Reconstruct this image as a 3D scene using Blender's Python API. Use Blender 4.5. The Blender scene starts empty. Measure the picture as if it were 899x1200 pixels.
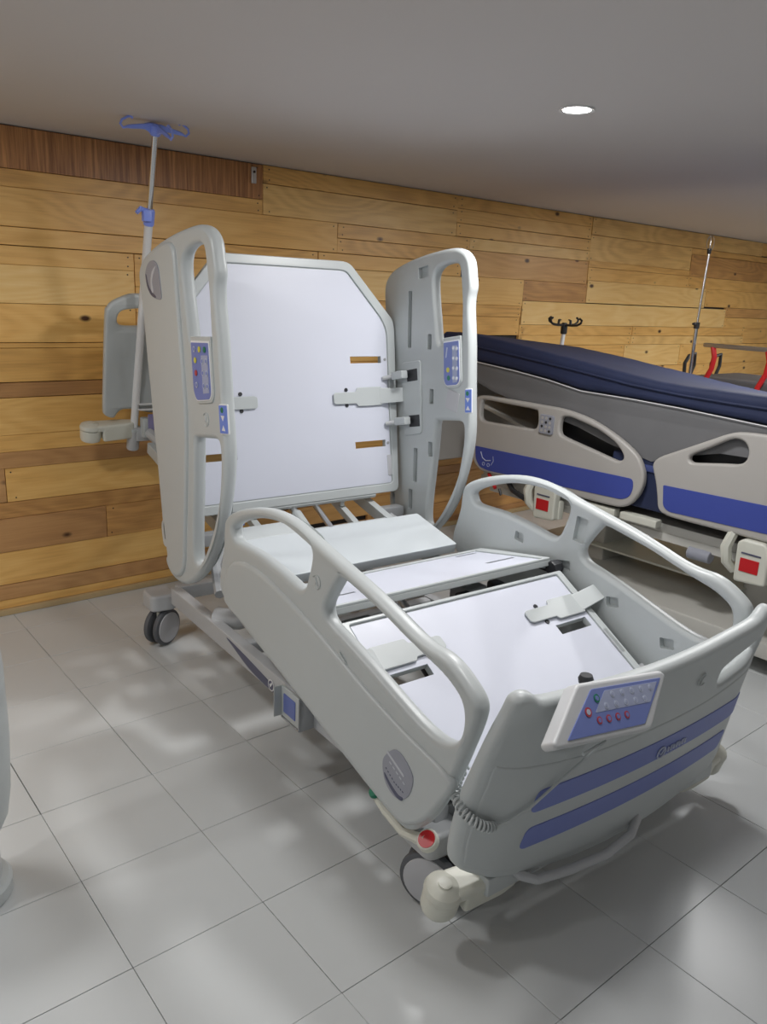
import bpy, bmesh, math, random
from mathutils import Vector, Matrix
random.seed(7)
C = bpy.context.scene.collection
sc = bpy.context.scene
PI = math.pi

# ---------------------------------------------------------------- camera
CAM_H = 1.4731
YAW, TILT, ROLL, F = .695368725, .268607736, .0441137163, 925.06
f = Vector((math.sin(YAW)*math.cos(TILT), math.cos(YAW)*math.cos(TILT), -math.sin(TILT)))
r = Vector((math.cos(YAW), -math.sin(YAW), 0)); u = r.cross(f)
r2 = r*math.cos(ROLL)+u*math.sin(ROLL); u2 = -r*math.sin(ROLL)+u*math.cos(ROLL)
cd = bpy.data.cameras.new('camera'); cam = bpy.data.objects.new('camera', cd); C.objects.link(cam)
M = Matrix((r2, u2, -f)).transposed().to_4x4(); M.translation = (0, 0, CAM_H)
cam.matrix_world = M
cd.sensor_fit = 'VERTICAL'; cd.sensor_height = 24; cd.lens = F/1200*24
cd.clip_start = .05; cd.clip_end = 100
sc.camera = cam

# ---------------------------------------------------------------- light and exposure
w = bpy.data.worlds.new('world'); sc.world = w; w.use_nodes = True
w.node_tree.nodes['Background'].inputs[0].default_value = (.8, .88, 1, 1)
w.node_tree.nodes['Background'].inputs[1].default_value = .3
vs = sc.view_settings
vs.view_transform = 'Standard'; vs.look = 'None'; vs.gamma = 1; vs.use_curve_mapping = False
vs.exposure = 0.85
H = 2.062          # ceiling height
WALL_Y = 3.624
def area(name, loc, rot, size, power, col=(1, 1, 1), shape='DISK', sy=None, spread=PI):
    l = bpy.data.lights.new(name, 'AREA'); l.shape = shape; l.size = size
    if sy: l.size_y = sy
    l.energy = power; l.color = col; l.spread = spread
    o = bpy.data.objects.new(name, l); C.objects.link(o); o.location = loc; o.rotation_euler = rot
    return o
LIGHTS = [(2.18, 1.75, 11), (1.3, .98, 4.5), (.1, 2.2, 6), (-1.9, 2.0, 10), (4.25, 1.75, 14), (6.3, 1.75, 16),
          (4.25, -.9, 3), (-1.9, -.9, 3), (6.3, -.9, 6)]
for x, y, p in LIGHTS:
    area('downlight_lamp', (x, y, H-.012), (0, 0, 0), .26, p, (1, .992, .99))
# added soft cool fill without a visible source, far left and behind the viewer
area('soft_fill', (-4.4, -.4, 1.2), (0, -PI/2, 0), 1.7, 9, (.86, .93, 1), 'RECTANGLE', 5.0)
area('soft_fill', (.5, -4.9, 1.2), (PI/2, 0, 0), 6, 2.5, (.86, .93, 1), 'RECTANGLE', 1.7)

# ---------------------------------------------------------------- materials
def mat(name, col, rough=.45, metal=0, noise=.03, nscale=12, bump=0, coat=0, emit=None, estr=0):
    m = bpy.data.materials.new(name); m.use_nodes = True
    nt = m.node_tree; N = nt.nodes; L = nt.links; b = N['Principled BSDF']
    b.inputs['Roughness'].default_value = rough; b.inputs['Metallic'].default_value = metal
    b.inputs['Coat Weight'].default_value = coat
    tc = N.new('ShaderNodeTexCoord'); no = N.new('ShaderNodeTexNoise'); no.inputs['Scale'].default_value = nscale
    no.inputs['Detail'].default_value = 4
    L.new(tc.outputs['Object'], no.inputs['Vector'])
    mr = N.new('ShaderNodeMapRange'); mr.inputs[3].default_value = 1-noise; mr.inputs[4].default_value = 1+noise
    L.new(no.outputs['Fac'], mr.inputs[0])
    mx = N.new('ShaderNodeVectorMath'); mx.operation = 'SCALE'; mx.inputs[0].default_value = col[:3]
    L.new(mr.outputs[0], mx.inputs['Scale']); L.new(mx.outputs[0], b.inputs['Base Color'])
    if bump:
        bp = N.new('ShaderNodeBump'); bp.inputs['Strength'].default_value = bump; bp.inputs['Distance'].default_value = .002
        n2 = N.new('ShaderNodeTexNoise'); n2.inputs['Scale'].default_value = 400
        L.new(tc.outputs['Object'], n2.inputs['Vector']); L.new(n2.outputs['Fac'], bp.inputs['Height'])
        L.new(bp.outputs[0], b.inputs['Normal'])
    if emit:
        b.inputs['Emission Color'].default_value = (*emit, 1); b.inputs['Emission Strength'].default_value = estr
    return m
MT = {}
def M_(n, *a, **k): MT[n] = mat(n, *a, **k)
M_('plastic', (.50, .53, .53), .38, noise=.015, bump=.08)
M_('cream', (.66, .66, .58), .4, noise=.015)
M_('steel_paint', (.50, .53, .53), .35, noise=.02)
M_('laminate', (.64, .66, .745), .42, noise=.01, nscale=3)
M_('seat_panel', (.56, .60, .62), .33, noise=.01)
M_('grey_paint', (.33, .34, .35), .45)
M_('frame_grey', (.46, .47, .48), .4)
M_('dark', (.025, .026, .03), .5)
M_('rubber', (.10, .105, .115), .6)
M_('wheel_grey', (.5, .5, .52), .4)
M_('chrome', (.75, .75, .76), .16, 1, noise=.01)
M_('alu', (.62, .62, .63), .32, 1, noise=.03)
M_('blue', (.135, .18, .47), .4)
M_('stripe_blue', (.17, .21, .50), .45, noise=.02)
M_('hook_blue', (.28, .38, .98), .3)
M_('key_blue', (.16, .26, .72), .35)
M_('membrane', (.17, .22, .52), .32, noise=.03)
M_('membrane_light', (.36, .40, .56), .35)
M_('button', (.48, .52, .64), .4)
M_('label_grey', (.30, .31, .36), .4)
M_('label_dark', (.08, .085, .14), .4)
M_('label_pale', (.52, .54, .58), .4)
M_('white', (.80, .80, .80), .4)
M_('unit_white', (.60, .61, .62), .4)
M_('red', (.55, .015, .02), .35)
M_('red_mark', (.45, .05, .07), .4)
M_('green', (.01, .20, .11), .4)
M_('yellow', (.65, .6, .08), .4)
M_('mauve', (.24, .22, .38), .4)
M_('bed2_plastic', (.43, .41, .385), .45, noise=.02)
M_('bed2_blue', (.05, .075, .34), .42)
M_('navy', (.014, .022, .066), .72, noise=.2, nscale=6, bump=.3)
M_('navy_light', (.05, .07, .2), .5)
M_('ticking', (.15, .15, .155), .75, noise=.08, nscale=9, bump=.2)
M_('black_plastic', (.02, .02, .022), .45)
M_('bed2_frame', (.55, .54, .50), .45)
M_('ceiling_paint', (.63, .60, .585), .8, noise=.01, nscale=2)
M_('wall_paint', (.7, .7, .68), .8)
M_('grout', (.10, .095, .09), .9)
M_('lamp', (1, 1, 1), .5, emit=(1, .99, .96), estr=14)
M_('trim_ring', (.8, .8, .8), .4)
M_('nail', (.06, .05, .045), .5, .6)
M_('base_wood', (.52, .38, .2), .6, noise=.12, nscale=5)
M_('trolley_grey', (.09, .09, .095), .6)

def wood(name, light, mid, dark, grainy=0.0, vertical=False):
    m = bpy.data.materials.new(name); m.use_nodes = True
    nt = m.node_tree; N = nt.nodes; L = nt.links; b = N['Principled BSDF']
    b.inputs['Roughness'].default_value = .38; b.inputs['Coat Weight'].default_value = .12
    b.inputs['Coat Roughness'].default_value = .3
    tc = N.new('ShaderNodeTexCoord'); oi = N.new('ShaderNodeObjectInfo')
    sh = N.new('ShaderNodeVectorMath'); sh.operation = 'MULTIPLY_ADD'
    cb = N.new('ShaderNodeCombineXYZ')
    for i, k in enumerate((37.0, 11.0, 23.0)):
        mu = N.new('ShaderNodeMath'); mu.operation = 'MULTIPLY'; mu.inputs[1].default_value = k
        L.new(oi.outputs['Random'], mu.inputs[0]); L.new(mu.outputs[0], cb.inputs[i])
    add = N.new('ShaderNodeVectorMath'); add.operation = 'ADD'
    L.new(tc.outputs['Object'], add.inputs[0]); L.new(cb.outputs[0], add.inputs[1])
    # large wandering distortion that gives cathedral figure
    mp0 = N.new('ShaderNodeMapping'); mp0.inputs['Scale'].default_value = (.7, 1, 3.2)
    L.new(add.outputs[0], mp0.inputs[0])
    n0 = N.new('ShaderNodeTexNoise'); n0.inputs['Scale'].default_value = 1.3; n0.inputs['Detail'].default_value = 1.5
    L.new(mp0.outputs[0], n0.inputs['Vector'])
    rings = N.new('ShaderNodeMath'); rings.operation = 'MULTIPLY'; rings.inputs[1].default_value = 95
    L.new(n0.outputs['Fac'], rings.inputs[0])
    sn = N.new('ShaderNodeMath'); sn.operation = 'SINE'; L.new(rings.outputs[0], sn.inputs[0])
    sn2 = N.new('ShaderNodeMapRange'); sn2.inputs[1].default_value = -1; L.new(sn.outputs[0], sn2.inputs[0])
    # fine fibre
    mp = N.new('ShaderNodeMapping'); mp.inputs['Scale'].default_value = (2.2, 30, 60) if not vertical else (45, 30, 1.5)
    L.new(add.outputs[0], mp.inputs[0])
    n1 = N.new('ShaderNodeTexNoise'); n1.inputs['Scale'].default_value = 2.0; n1.inputs['Detail'].default_value = 6
    n1.inputs['Roughness'].default_value = .65
    L.new(mp.outputs[0], n1.inputs['Vector'])
    n2 = N.new('ShaderNodeTexNoise'); n2.inputs['Scale'].default_value = 2.2; n2.inputs['Detail'].default_value = 3
    L.new(add.outputs[0], n2.inputs['Vector'])
    def mm(op, a, bb, c=None):
        q = N.new('ShaderNodeMath'); q.operation = op
        for i, v in enumerate((a, bb, c)):
            if v is None: continue
            if isinstance(v, (int, float)): q.inputs[i].default_value = v
            else: L.new(v, q.inputs[i])
        return q.outputs[0]
    fac = mm('ADD', mm('MULTIPLY', sn2.outputs[0], .13 if not vertical else 0.0), mm('MULTIPLY', n1.outputs['Fac'], .52 if not vertical else .95))
    fac = mm('ADD', fac, mm('MULTIPLY', n2.outputs['Fac'], .40))
    fac = mm('ADD', fac, mm('MULTIPLY', mm('SUBTRACT', oi.outputs['Random'], .5), .22))
    cr = N.new('ShaderNodeValToRGB'); e = cr.color_ramp.elements
    e[0].position = .26; e[0].color = (*light, 1); e[1].position = .88; e[1].color = (*dark, 1)
    k = e.new(.52); k.color = (*mid, 1)
    L.new(fac, cr.inputs[0])
    # knots
    mk = N.new('ShaderNodeMapping'); mk.inputs['Scale'].default_value = (1.9, 3.4, 3.4)
    L.new(add.outputs[0], mk.inputs[0])
    vo = N.new('ShaderNodeTexVoronoi'); vo.inputs['Scale'].default_value = 1.9; vo.inputs['Randomness'].default_value = 1
    L.new(mk.outputs[0], vo.inputs['Vector'])
    kr = N.new('ShaderNodeMapRange'); kr.inputs[1].default_value = .05; kr.inputs[2].default_value = .11
    kr.inputs[3].default_value = 1; kr.inputs[4].default_value = 0; L.new(vo.outputs['Distance'], kr.inputs[0])
    mix = N.new('ShaderNodeMix'); mix.data_type = 'RGBA'; mix.inputs[7].default_value = (.075, .03, .014, 1)
    L.new(kr.outputs[0], mix.inputs[0]); L.new(cr.outputs[0], mix.inputs[6]); L.new(mix.outputs[2], b.inputs['Base Color'])
    bu = N.new('ShaderNodeBump'); bu.inputs['Strength'].default_value = .25; bu.inputs['Distance'].default_value = .002
    L.new(n1.outputs['Fac'], bu.inputs['Height']); L.new(bu.outputs[0], b.inputs['Normal'])
    MT[name] = m
wood('pine', (.92, .58, .20), (.82, .47, .14), (.50, .24, .065))
wood('pine_pale', (.95, .66, .28), (.88, .56, .20), (.58, .31, .10))
wood('pine_brown', (.64, .36, .15), (.54, .285, .11), (.32, .155, .06))
wood('pine_sawn', (.95, .56, .22), (.70, .34, .125), (.27, .11, .04), vertical=True)

def tile_mat():
    m = bpy.data.materials.new('floor_tile'); m.use_nodes = True
    nt = m.node_tree; N = nt.nodes; L = nt.links; b = N['Principled BSDF']
    geo = N.new('ShaderNodeNewGeometry'); oi = N.new('ShaderNodeObjectInfo')
    n = N.new('ShaderNodeTexNoise'); n.inputs['Scale'].default_value = 1.7; n.inputs['Detail'].default_value = 5
    L.new(geo.outputs['Position'], n.inputs['Vector'])
    a = N.new('ShaderNodeMath'); a.operation = 'MULTIPLY_ADD'; a.inputs[1].default_value = .12; a.inputs[2].default_value = .0
    L.new(n.outputs['Fac'], a.inputs[0])
    c = N.new('ShaderNodeMath'); c.operation = 'MULTIPLY_ADD'; c.inputs[1].default_value = .05
    L.new(oi.outputs['Random'], c.inputs[0]); L.new(a.outputs[0], c.inputs[2])
    cr = N.new('ShaderNodeValToRGB'); e = cr.color_ramp.elements
    e[0].position = 0; e[0].color = (.56, .58, .58, 1); e[1].position = .17; e[1].color = (.60, .62, .62, 1)
    L.new(c.outputs[0], cr.inputs[0]); L.new(cr.outputs[0], b.inputs['Base Color'])
    b.inputs['Roughness'].default_value = .33
    bu = N.new('ShaderNodeBump'); bu.inputs['Strength'].default_value = .02; bu.inputs['Distance'].default_value = .004
    n3 = N.new('ShaderNodeTexNoise'); n3.inputs['Scale'].default_value = 9
    L.new(geo.outputs['Position'], n3.inputs['Vector']); L.new(n3.outputs['Fac'], bu.inputs['Height']); L.new(bu.outputs[0], b.inputs['Normal'])
    MT['tile'] = m
tile_mat()

# ---------------------------------------------------------------- mesh helpers
X, Y, Z = Vector((1, 0, 0)), Vector((0, 1, 0)), Vector((0, 0, 1))
def smooth(pts, sub=4):
    n = len(pts); out = []
    for i in range(n):
        p0, p1, p2, p3 = [Vector(pts[(i+k-1) % n]) for k in range(4)]
        for s in range(sub):
            t = s/sub
            out.append(tuple(.5*((2*p1)+(-p0+p2)*t+(2*p0-5*p1+4*p2-p3)*t*t+(-p0+3*p1-3*p2+p3)*t**3)))
    return out
def relax(pts, it=1):
    for _ in range(it):
        n = len(pts)
        pts = [tuple(.5*pts[i][k]+.25*(pts[i-1][k]+pts[(i+1) % n][k]) for k in range(2)) for i in range(n)]
    return pts
def fillet(pts, rad, seg=5):
    n = len(pts); out = []
    for i in range(n):
        p = Vector(pts[i]); a = Vector(pts[i-1])-p; b = Vector(pts[(i+1) % n])-p
        rr = rad[i] if isinstance(rad, (list, tuple)) else rad
        d = min(rr, a.length*.48, b.length*.48)
        if d < 1e-5: out.append(tuple(p)); continue
        s = p+a.normalized()*d; e = p+b.normalized()*d
        for k in range(seg+1):
            t = k/seg; out.append(tuple((1-t)**2*s+2*t*(1-t)*p+t*t*e))
    return out
def rect(cx, cy, w_, h_, rad=0, rot=0):
    c, s = math.cos(rot), math.sin(rot)
    P = [(-w_/2, -h_/2), (w_/2, -h_/2), (w_/2, h_/2), (-w_/2, h_/2)]
    P = [(cx+x*c-y*s, cy+x*s+y*c) for x, y in P]
    return fillet(P, rad) if rad else P
def plate_mesh(outline, holes=(), thick=.02, bevel=.004, res=2, tries=0):
    cu = bpy.data.curves.new('tmp', 'CURVE'); cu.dimensions = '2D'; cu.fill_mode = 'BOTH'
    cu.extrude = max(thick/2-bevel, 0); cu.bevel_depth = bevel; cu.bevel_resolution = res; cu.offset = -bevel
    for pl in [outline]+list(holes):
        s = cu.splines.new('POLY'); s.points.add(len(pl)-1); s.use_cyclic_u = True
        for q, p in zip(s.points, pl): q.co = (p[0], p[1], 0, 1)
    o = bpy.data.objects.new('tmp', cu)
    me = bpy.data.meshes.new_from_object(o); bpy.data.objects.remove(o); bpy.data.curves.remove(cu)
    def A_(P): return abs(sum(P[i][0]*P[(i+1) % len(P)][1]-P[(i+1) % len(P)][0]*P[i][1] for i in range(len(P))))/2
    want = A_(outline)-sum(A_(h) for h in holes)
    got = sum(p.area for p in me.polygons if abs(p.normal.z) > .98)/2
    if got < want*.55 and tries < 8 and min(thick, want) > 0 and bevel*2 < thick+1e-9:
        bpy.data.meshes.remove(me); e = 1e-5*(tries+1); rn = random.Random(tries+5)
        k_ = tries*7 % 11
        def j_(P):
            P = [(p[0]+rn.uniform(-e, e)+(-.0015 if P is not outline else 0), p[1]+rn.uniform(-e, e)-(.0008 if P is not outline else 0)) for p in P]; P = P[k_:]+P[:k_]
            return P[::-1] if tries % 2 else P
        if tries == 7: print('FILL FAIL', len(outline), want, got)
        return plate_mesh(j_(outline), [j_(h) for h in holes], thick, bevel, res, tries+1)
    b = bmesh.new(); b.from_mesh(me); bmesh.ops.remove_doubles(b, verts=b.verts, dist=1e-6); bmesh.ops.recalc_face_normals(b, faces=b.faces[:]); b.to_mesh(me); b.free()
    return me
class MB:
    """collects shapes of one part into one mesh"""
    def __init__(s): s.bm = bmesh.new(); s.mats = []
    def mi(s, m):
        m = MT[m] if isinstance(m, str) else m
        if m not in s.mats: s.mats.append(m)
        return s.mats.index(m)
    def _fin(s, nf, m):
        i = s.mi(m)
        s.bm.faces.ensure_lookup_table()
        for f_ in s.bm.faces[nf:]: f_.material_index = i
    def box(s, c, size, m='plastic', bev=0, axes=(X, Y, Z), seg=2):
        nf = len(s.bm.faces)
        t = bmesh.new(); bmesh.ops.create_cube(t, size=1)
        for v in t.verts: v.co = Vector((v.co.x*size[0], v.co.y*size[1], v.co.z*size[2]))
        if bev: bmesh.ops.bevel(t, geom=t.edges[:], offset=bev, segments=seg, profile=.5, affect='EDGES')
        for v in t.verts: v.co = Vector(c)+axes[0]*v.co.x+axes[1]*v.co.y+axes[2]*v.co.z
        s._add(t, m); return s
    def _add(s, t, m):
        me = bpy.data.meshes.new('t'); t.to_mesh(me); t.free(); s.mesh(me, m)
    def mesh(s, me, m, fn=None):
        if fn:
            for v in me.vertices: v.co = fn(v.co.copy())
        nf = len(s.bm.faces); s.bm.from_mesh(me); s._fin(nf, m); bpy.data.meshes.remove(me); return s
    def plate(s, outline, holes, o, e1, e2, thick, m='plastic', bevel=.004, res=2, fn=None):
        """outline in (e1,e2) about o; thickness centred on o along e1 x e2"""
        n = Vector(e1).cross(Vector(e2)); o = Vector(o); e1 = Vector(e1); e2 = Vector(e2)
        me = plate_mesh(outline, holes, thick, bevel, res)
        def g(p):
            q = o+e1*p.x+e2*p.y+n*p.z
            return fn(q) if fn else q
        return s.mesh(me, m, g)
    def tube(s, pts, rad, m='alu', seg=10, cap=True, squash=None):
        pts = [Vector(p) for p in pts]; n = len(pts)
        t = bmesh.new(); rings = []
        up = None
        for i, p in enumerate(pts):
            d = (pts[min(i+1, n-1)]-pts[max(i-1, 0)]).normalized()
            if up is None:
                up = Z if abs(d.z) < .9 else X
                a = d.cross(up).normalized()
            else:
                a = (a-d*a.dot(d)).normalized()
            b = d.cross(a)
            rr = rad[i] if isinstance(rad, (list, tuple)) else rad
            rings.append([t.verts.new(p+a*math.cos(2*PI*k/seg)*rr+b*math.sin(2*PI*k/seg)*rr) for k in range(seg)])
        for i in range(n-1):
            for k in range(seg):
                t.faces.new((rings[i][k], rings[i][(k+1) % seg], rings[i+1][(k+1) % seg], rings[i+1][k]))
        if cap: t.faces.new(rings[0][::-1]); t.faces.new(rings[-1])
        bmesh.ops.recalc_face_normals(t, faces=t.faces[:])
        s._add(t, m); return s
    def lathe(s, prof, c, axis, m='plastic', seg=24, cap=True):
        """prof: list of (radius, height along axis)"""
        axis = Vector(axis).normalized(); a = axis.orthogonal().normalized(); b = axis.cross(a); c = Vector(c)
        t = bmesh.new(); rings = []
        for rr, h in prof:
            rings.append([t.verts.new(c+axis*h+(a*math.cos(2*PI*k/seg)+b*math.sin(2*PI*k/seg))*max(rr, 1e-4)) for k in range(seg)])
        for i in range(len(rings)-1):
            for k in range(seg):
                t.faces.new((rings[i][k], rings[i][(k+1) % seg], rings[i+1][(k+1) % seg], rings[i+1][k]))
        if cap: t.faces.new(rings[0][::-1]); t.faces.new(rings[-1])
        bmesh.ops.recalc_face_normals(t, faces=t.faces[:])
        s._add(t, m); return s
    def build(s, name, parent=None, label=None, sharp=38, kind=None, cat=None, group=None, cut=None, wn=False):
        bmesh.ops.recalc_face_normals(s.bm, faces=s.bm.faces[:]) if False else None
        me = bpy.data.meshes.new(name); s.bm.to_mesh(me); s.bm.free()
        for m in s.mats: me.materials.append(m)
        o = bpy.data.objects.new(name, me)
        if cut:
            C.objects.link(o)
            cme = bpy.data.meshes.new('cut'); cut.bm.to_mesh(cme); cut.bm.free(); co = bpy.data.objects.new('cut', cme); C.objects.link(co)
            md = o.modifiers.new('b', 'BOOLEAN'); md.operation = 'DIFFERENCE'; md.object = co; md.solver = 'EXACT'
            dg = bpy.context.evaluated_depsgraph_get(); dg.update()
            nm = bpy.data.meshes.new_from_object(o.evaluated_get(dg)); o.modifiers.clear(); o.data = nm; nm.name = name
            bpy.data.objects.remove(co); C.objects.unlink(o)
            me = nm
        shade(me, sharp)
        C.objects.link(o)
        if parent: o.parent = parent
        for k, v in (('label', label), ('kind', kind), ('category', cat), ('group', group)):
            if v: o[k] = v
        return o
def shade(me, ang):
    """area-weighted corner normals; edges steeper than ang stay hard"""
    ca = math.cos(math.radians(ang)); n = len(me.polygons)
    if not n: return
    for p in me.polygons: p.use_smooth = True
    me.update()
    nor = [p.normal.copy() for p in me.polygons]; ar = [p.area for p in me.polygons]
    vf = [[] for _ in me.vertices]
    for p in me.polygons:
        for v in p.vertices: vf[v].append(p.index)
    out = []
    for p in me.polygons:
        np_ = nor[p.index]
        for v in p.vertices:
            q = Vector((0, 0, 0))
            for g in vf[v]:
                if g == p.index or nor[g].dot(np_) > ca: q += nor[g]*ar[g]
            out.append(q.normalized() if q.length > 1e-12 else np_)
    me.normals_split_custom_set(out)
def thing(name, label, cat, loc=(0, 0, 0), rz=0, group=None):
    o = bpy.data.objects.new(name, None); C.objects.link(o); o.empty_display_size = .1
    o.location = loc; o.rotation_euler = (0, 0, rz); o['label'] = label; o['category'] = cat
    if group: o['group'] = group
    return o
def mirror_part(o, name, parent, label=None):
    me = o.data.copy()
    for v in me.vertices: v.co.x = -v.co.x
    me.flip_normals(); shade(me, 38)
    p = bpy.data.objects.new(name, me); C.objects.link(p); p.parent = parent
    if label: p['label'] = label
    return p

# ================================================================ ROOM
def struct(name, mb, **k): return mb.build(name, kind='structure', **k)
XL, XR, YF = -4.6, 10.5, -5.2
TS = .33334; TX, TY = .8514, 1.7568
m = MB(); m.box(((XL+XR)/2, (YF+WALL_Y)/2+.05, -.0375), (XR-XL+.4, WALL_Y-YF+.5, .06), 'grout')
floor = struct('floor', m)
# ceramic tiles: the ones in view are single pieces, the rest joined
ncell = 0; far = MB()
i0, i1 = math.floor((XL-TX)/TS), math.ceil((XR-TX)/TS)
j0, j1 = math.floor((YF-TY)/TS), math.ceil((WALL_Y-TY)/TS)
tile_cache = {}
for i in range(i0, i1):
    for j in range(j0, j1):
        x0 = TX+i*TS; y0 = TY+j*TS; x1 = x0+TS; y1 = min(y0+TS, WALL_Y-.002)
        if y1-y0 < .02: continue
        g = random.choice((.0006, .0006, .0009, .0014))
        near = -.2 < x0 < 5.4 and .25 < y0 and (x0 < 2.2+1.1*(y0+.6) )and (y0 > .9-.5*(x0-.5) or x0 > 1)
        if near and ncell < 290:
            ncell += 1
            key = (g, round(y1-y0, 4))
            if key not in tile_cache:
                t = MB(); t.box((0, 0, -.004), (x1-x0-2*g, y1-y0-2*g, .008), 'tile', bev=.0008, seg=1)
                ob = t.build('floor_tile', parent=floor, sharp=20); tile_cache[key] = ob.data
            else:
                ob = bpy.data.objects.new('floor_tile', tile_cache[key]); C.objects.link(ob); ob.parent = floor
            ob.location = ((x0+x1)/2, (y0+y1)/2, random.uniform(-.0002, 0))
        else:
            far.box(((x0+x1)/2, (y0+y1)/2, -.004), (x1-x0-2*g, y1-y0-2*g, .008), 'tile')
far.build('floor_tile', parent=floor, kind='stuff')

m = MB(); m.box(((XL+XR)/2, (YF+WALL_Y)/2+.05, H+.06), (XR-XL+.4, WALL_Y-YF+.5, .12), 'ceiling_paint')
# recess holes for the downlights
cut = MB()
for x, y, p in LIGHTS: cut.lathe([(.046, -.05), (.046, .05)], (x, y, H), Z, 'ceiling_paint', 28)
struct('ceiling', m, cut=cut)
m = MB(); m.box((XL-.05, (YF+WALL_Y)/2, H/2), (.1, WALL_Y-YF, H), 'wall_paint'); struct('wall_left', m)
m = MB(); m.box((XR+.05, (YF+WALL_Y)/2, H/2), (.1, WALL_Y-YF, H), 'wall_paint'); struct('wall_right', m)
m = MB(); m.box(((XL+XR)/2, YF-.05, H/2), (XR-XL, .1, H), 'wall_paint'); struct('wall_front', m)
m = MB(); m.box(((XL+XR)/2, WALL_Y+.075, H/2), (XR-XL, .1, H), 'black_plastic'); wall = struct('wall_back', m)
# horizontal reclaimed boards, positions read off the wall
def rows(x0, x1, zs, cols=None):
    return [(x0, x1, zs[k+1], zs[k], (cols or {}).get(k)) for k in range(len(zs)-1)]
B = []
T = 2.0595
B += [(.35, 2.16, 1.898, T, 's'), (-1.0, .35, 1.898, T, 's'), (-2.4, -1.0, 1.90, T, 's')]
B += rows(-.9, 2.16, [1.898, 1.829]) + rows(-2.4, -.9, [1.9, 1.83])
B += rows(-.35, 2.62, [1.829, 1.677]) + rows(-2.4, -.35, [1.829, 1.677])
B += rows(.1, 2.5, [1.677, 1.603]) + rows(-2.4, .1, [1.677, 1.603])
B += rows(-.6, 1.49, [1.603, 1.528, 1.372], {1: 'p'}) + rows(-2.4, -.6, [1.603, 1.5, 1.372])
B += rows(0.05, 1.49, [1.372, 1.209]) + rows(-2.4, .05, [1.372, 1.209])
B += rows(1.49, 2.55, [1.603, 1.46, 1.345, 1.209])
B += rows(-.8, 1.7, [1.209, 1.188]) + rows(-2.4, -.8, [1.209, 1.188])
B += rows(-.1, 1.72, [1.188, 1.043, .978], {1: 'b'}) + rows(-2.4, -.1, [1.188, 1.02, .978])
B += rows(.2, 2.6, [.978, .818]) + rows(-2.4, .2, [.978, .818])
B += rows(-.5, 1.9, [.818, .744, .672], {1: 'b'}) + rows(-2.4, -.5, [.818, .70, .672])
B += rows(.87, 2.4, [.672, .52]) + rows(-2.4, .87, [.672, .52], {0: 'b'})
B += rows(-.2, 1.95, [.52, .448], {0: 'b2'}) + rows(-2.4, -.2, [.52, .448])
B += rows(-1, 1.303, [.448, .293], {0: 'b'}) + rows(1.303, 2.75, [.448, .293], {0: 'b2'}) + rows(-2.4, -1, [.448, .293])
B += rows(-.3, 2.1, [.293, .141], {}) + rows(-2.4, -.3, [.293, .141])
B += rows(-.9, 2.9, [.141, .068], {0: 'b'}) + rows(-2.4, -.9, [.141, .068])
B += rows(-.2, 2.3, [.068, .028]) + rows(-2.4, -.2, [.068, .028], {0: 'b2'}) + rows(2.3, 5.4, [.068, .028], {0: 'b'}) + rows(5.4, 8.8, [.068, .028])
# middle and right of the wall
B += rows(2.16, 3.5, [T, 1.976, 1.829], {1: 'p'})
B += rows(2.62, 3.62, [1.829, 1.755], {}) + rows(2.62, 3.62, [1.755, 1.677]) + rows(2.5, 3.56, [1.677, 1.598])
B += rows(2.55, 3.69, [1.598, 1.437], {0: 'p'}) + rows(2.55, 4.14, [1.437, 1.365, 1.247])
B += rows(3.5, 4.815, [T, 1.99, 1.907], {}) + rows(3.5, 4.815, [1.907, 1.83]) + rows(3.62, 4.815, [1.83, 1.76], {0: 'p'})
B += rows(3.56, 4.815, [1.76, 1.605], {0: 'b2'})
B += rows(3.69, 4.15, [1.605, 1.437]) + rows(4.15, 4.83, [1.605, 1.473], {0: 'b2'})
B += rows(4.815, 7.3, [T, 1.94], {0: 'p'}) + rows(7.3, 9.6, [T, 1.95])
B += rows(4.815, 6.15, [1.94, 1.765, 1.722, 1.632], {0: 'p'}) + rows(4.83, 6.45, [1.632, 1.478], {0: 'p'})
B += rows(6.15, 7.9, [1.94, 1.892], {}) + rows(6.15, 7.6, [1.892, 1.722], {0: 'b2'}) + rows(6.15, 8.1, [1.722, 1.632])
B += rows(6.45, 8.0, [1.632, 1.488]) + rows(4.15, 6.82, [1.473, 1.318], {0: 'p'}) + rows(6.82, 8.3, [1.488, 1.405, 1.318], {0: 'b2'})
B += rows(4.14, 5.45, [1.318, 1.247]) + rows(5.45, 7.2, [1.318, 1.247]) + rows(7.2, 9, [1.318, 1.18])
B += rows(4.14, 5.44, [1.247, 1.18]) + rows(5.44, 7.2, [1.247, 1.18], {0: 'p'})
B += rows(2.6, 3.8, [1.247, 1.10, .978]) + rows(3.8, 4.7, [1.247, 1.18])
B += rows(3.8, 5.37, [1.18, 1.012]) + rows(5.37, 6.16, [1.18, 1.012], {0: 'p'}) + rows(6.16, 8.2, [1.18, 1.012])
B += rows(3.8, 6.6, [1.012, .9, .76]) + rows(6.6, 8.8, [1.012, .9, .76])
B += rows(2.6, 3.8, [.978, .84, .76]) + rows(1.9, 3.4, [.76, .672], {0: 'b2'}) + rows(3.4, 5.6, [.76, .635], {0: 'p'}) + rows(5.6, 8.8, [.76, .635])
B += rows(1.9, 2.6, [.818, .76])
B += rows(2.4, 3.4, [.672, .56], {}) + rows(3.4, 5.2, [.635, .564, .415], {}) + rows(5.2, 8.8, [.635, .52, .415])
B += rows(2.4, 3.4, [.56, .448], {0: 'b2'}) + rows(2.75, 4.9, [.448, .36, .281], {0: 'b', 1: 'b2'}) + rows(4.9, 8.8, [.415, .281])
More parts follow.
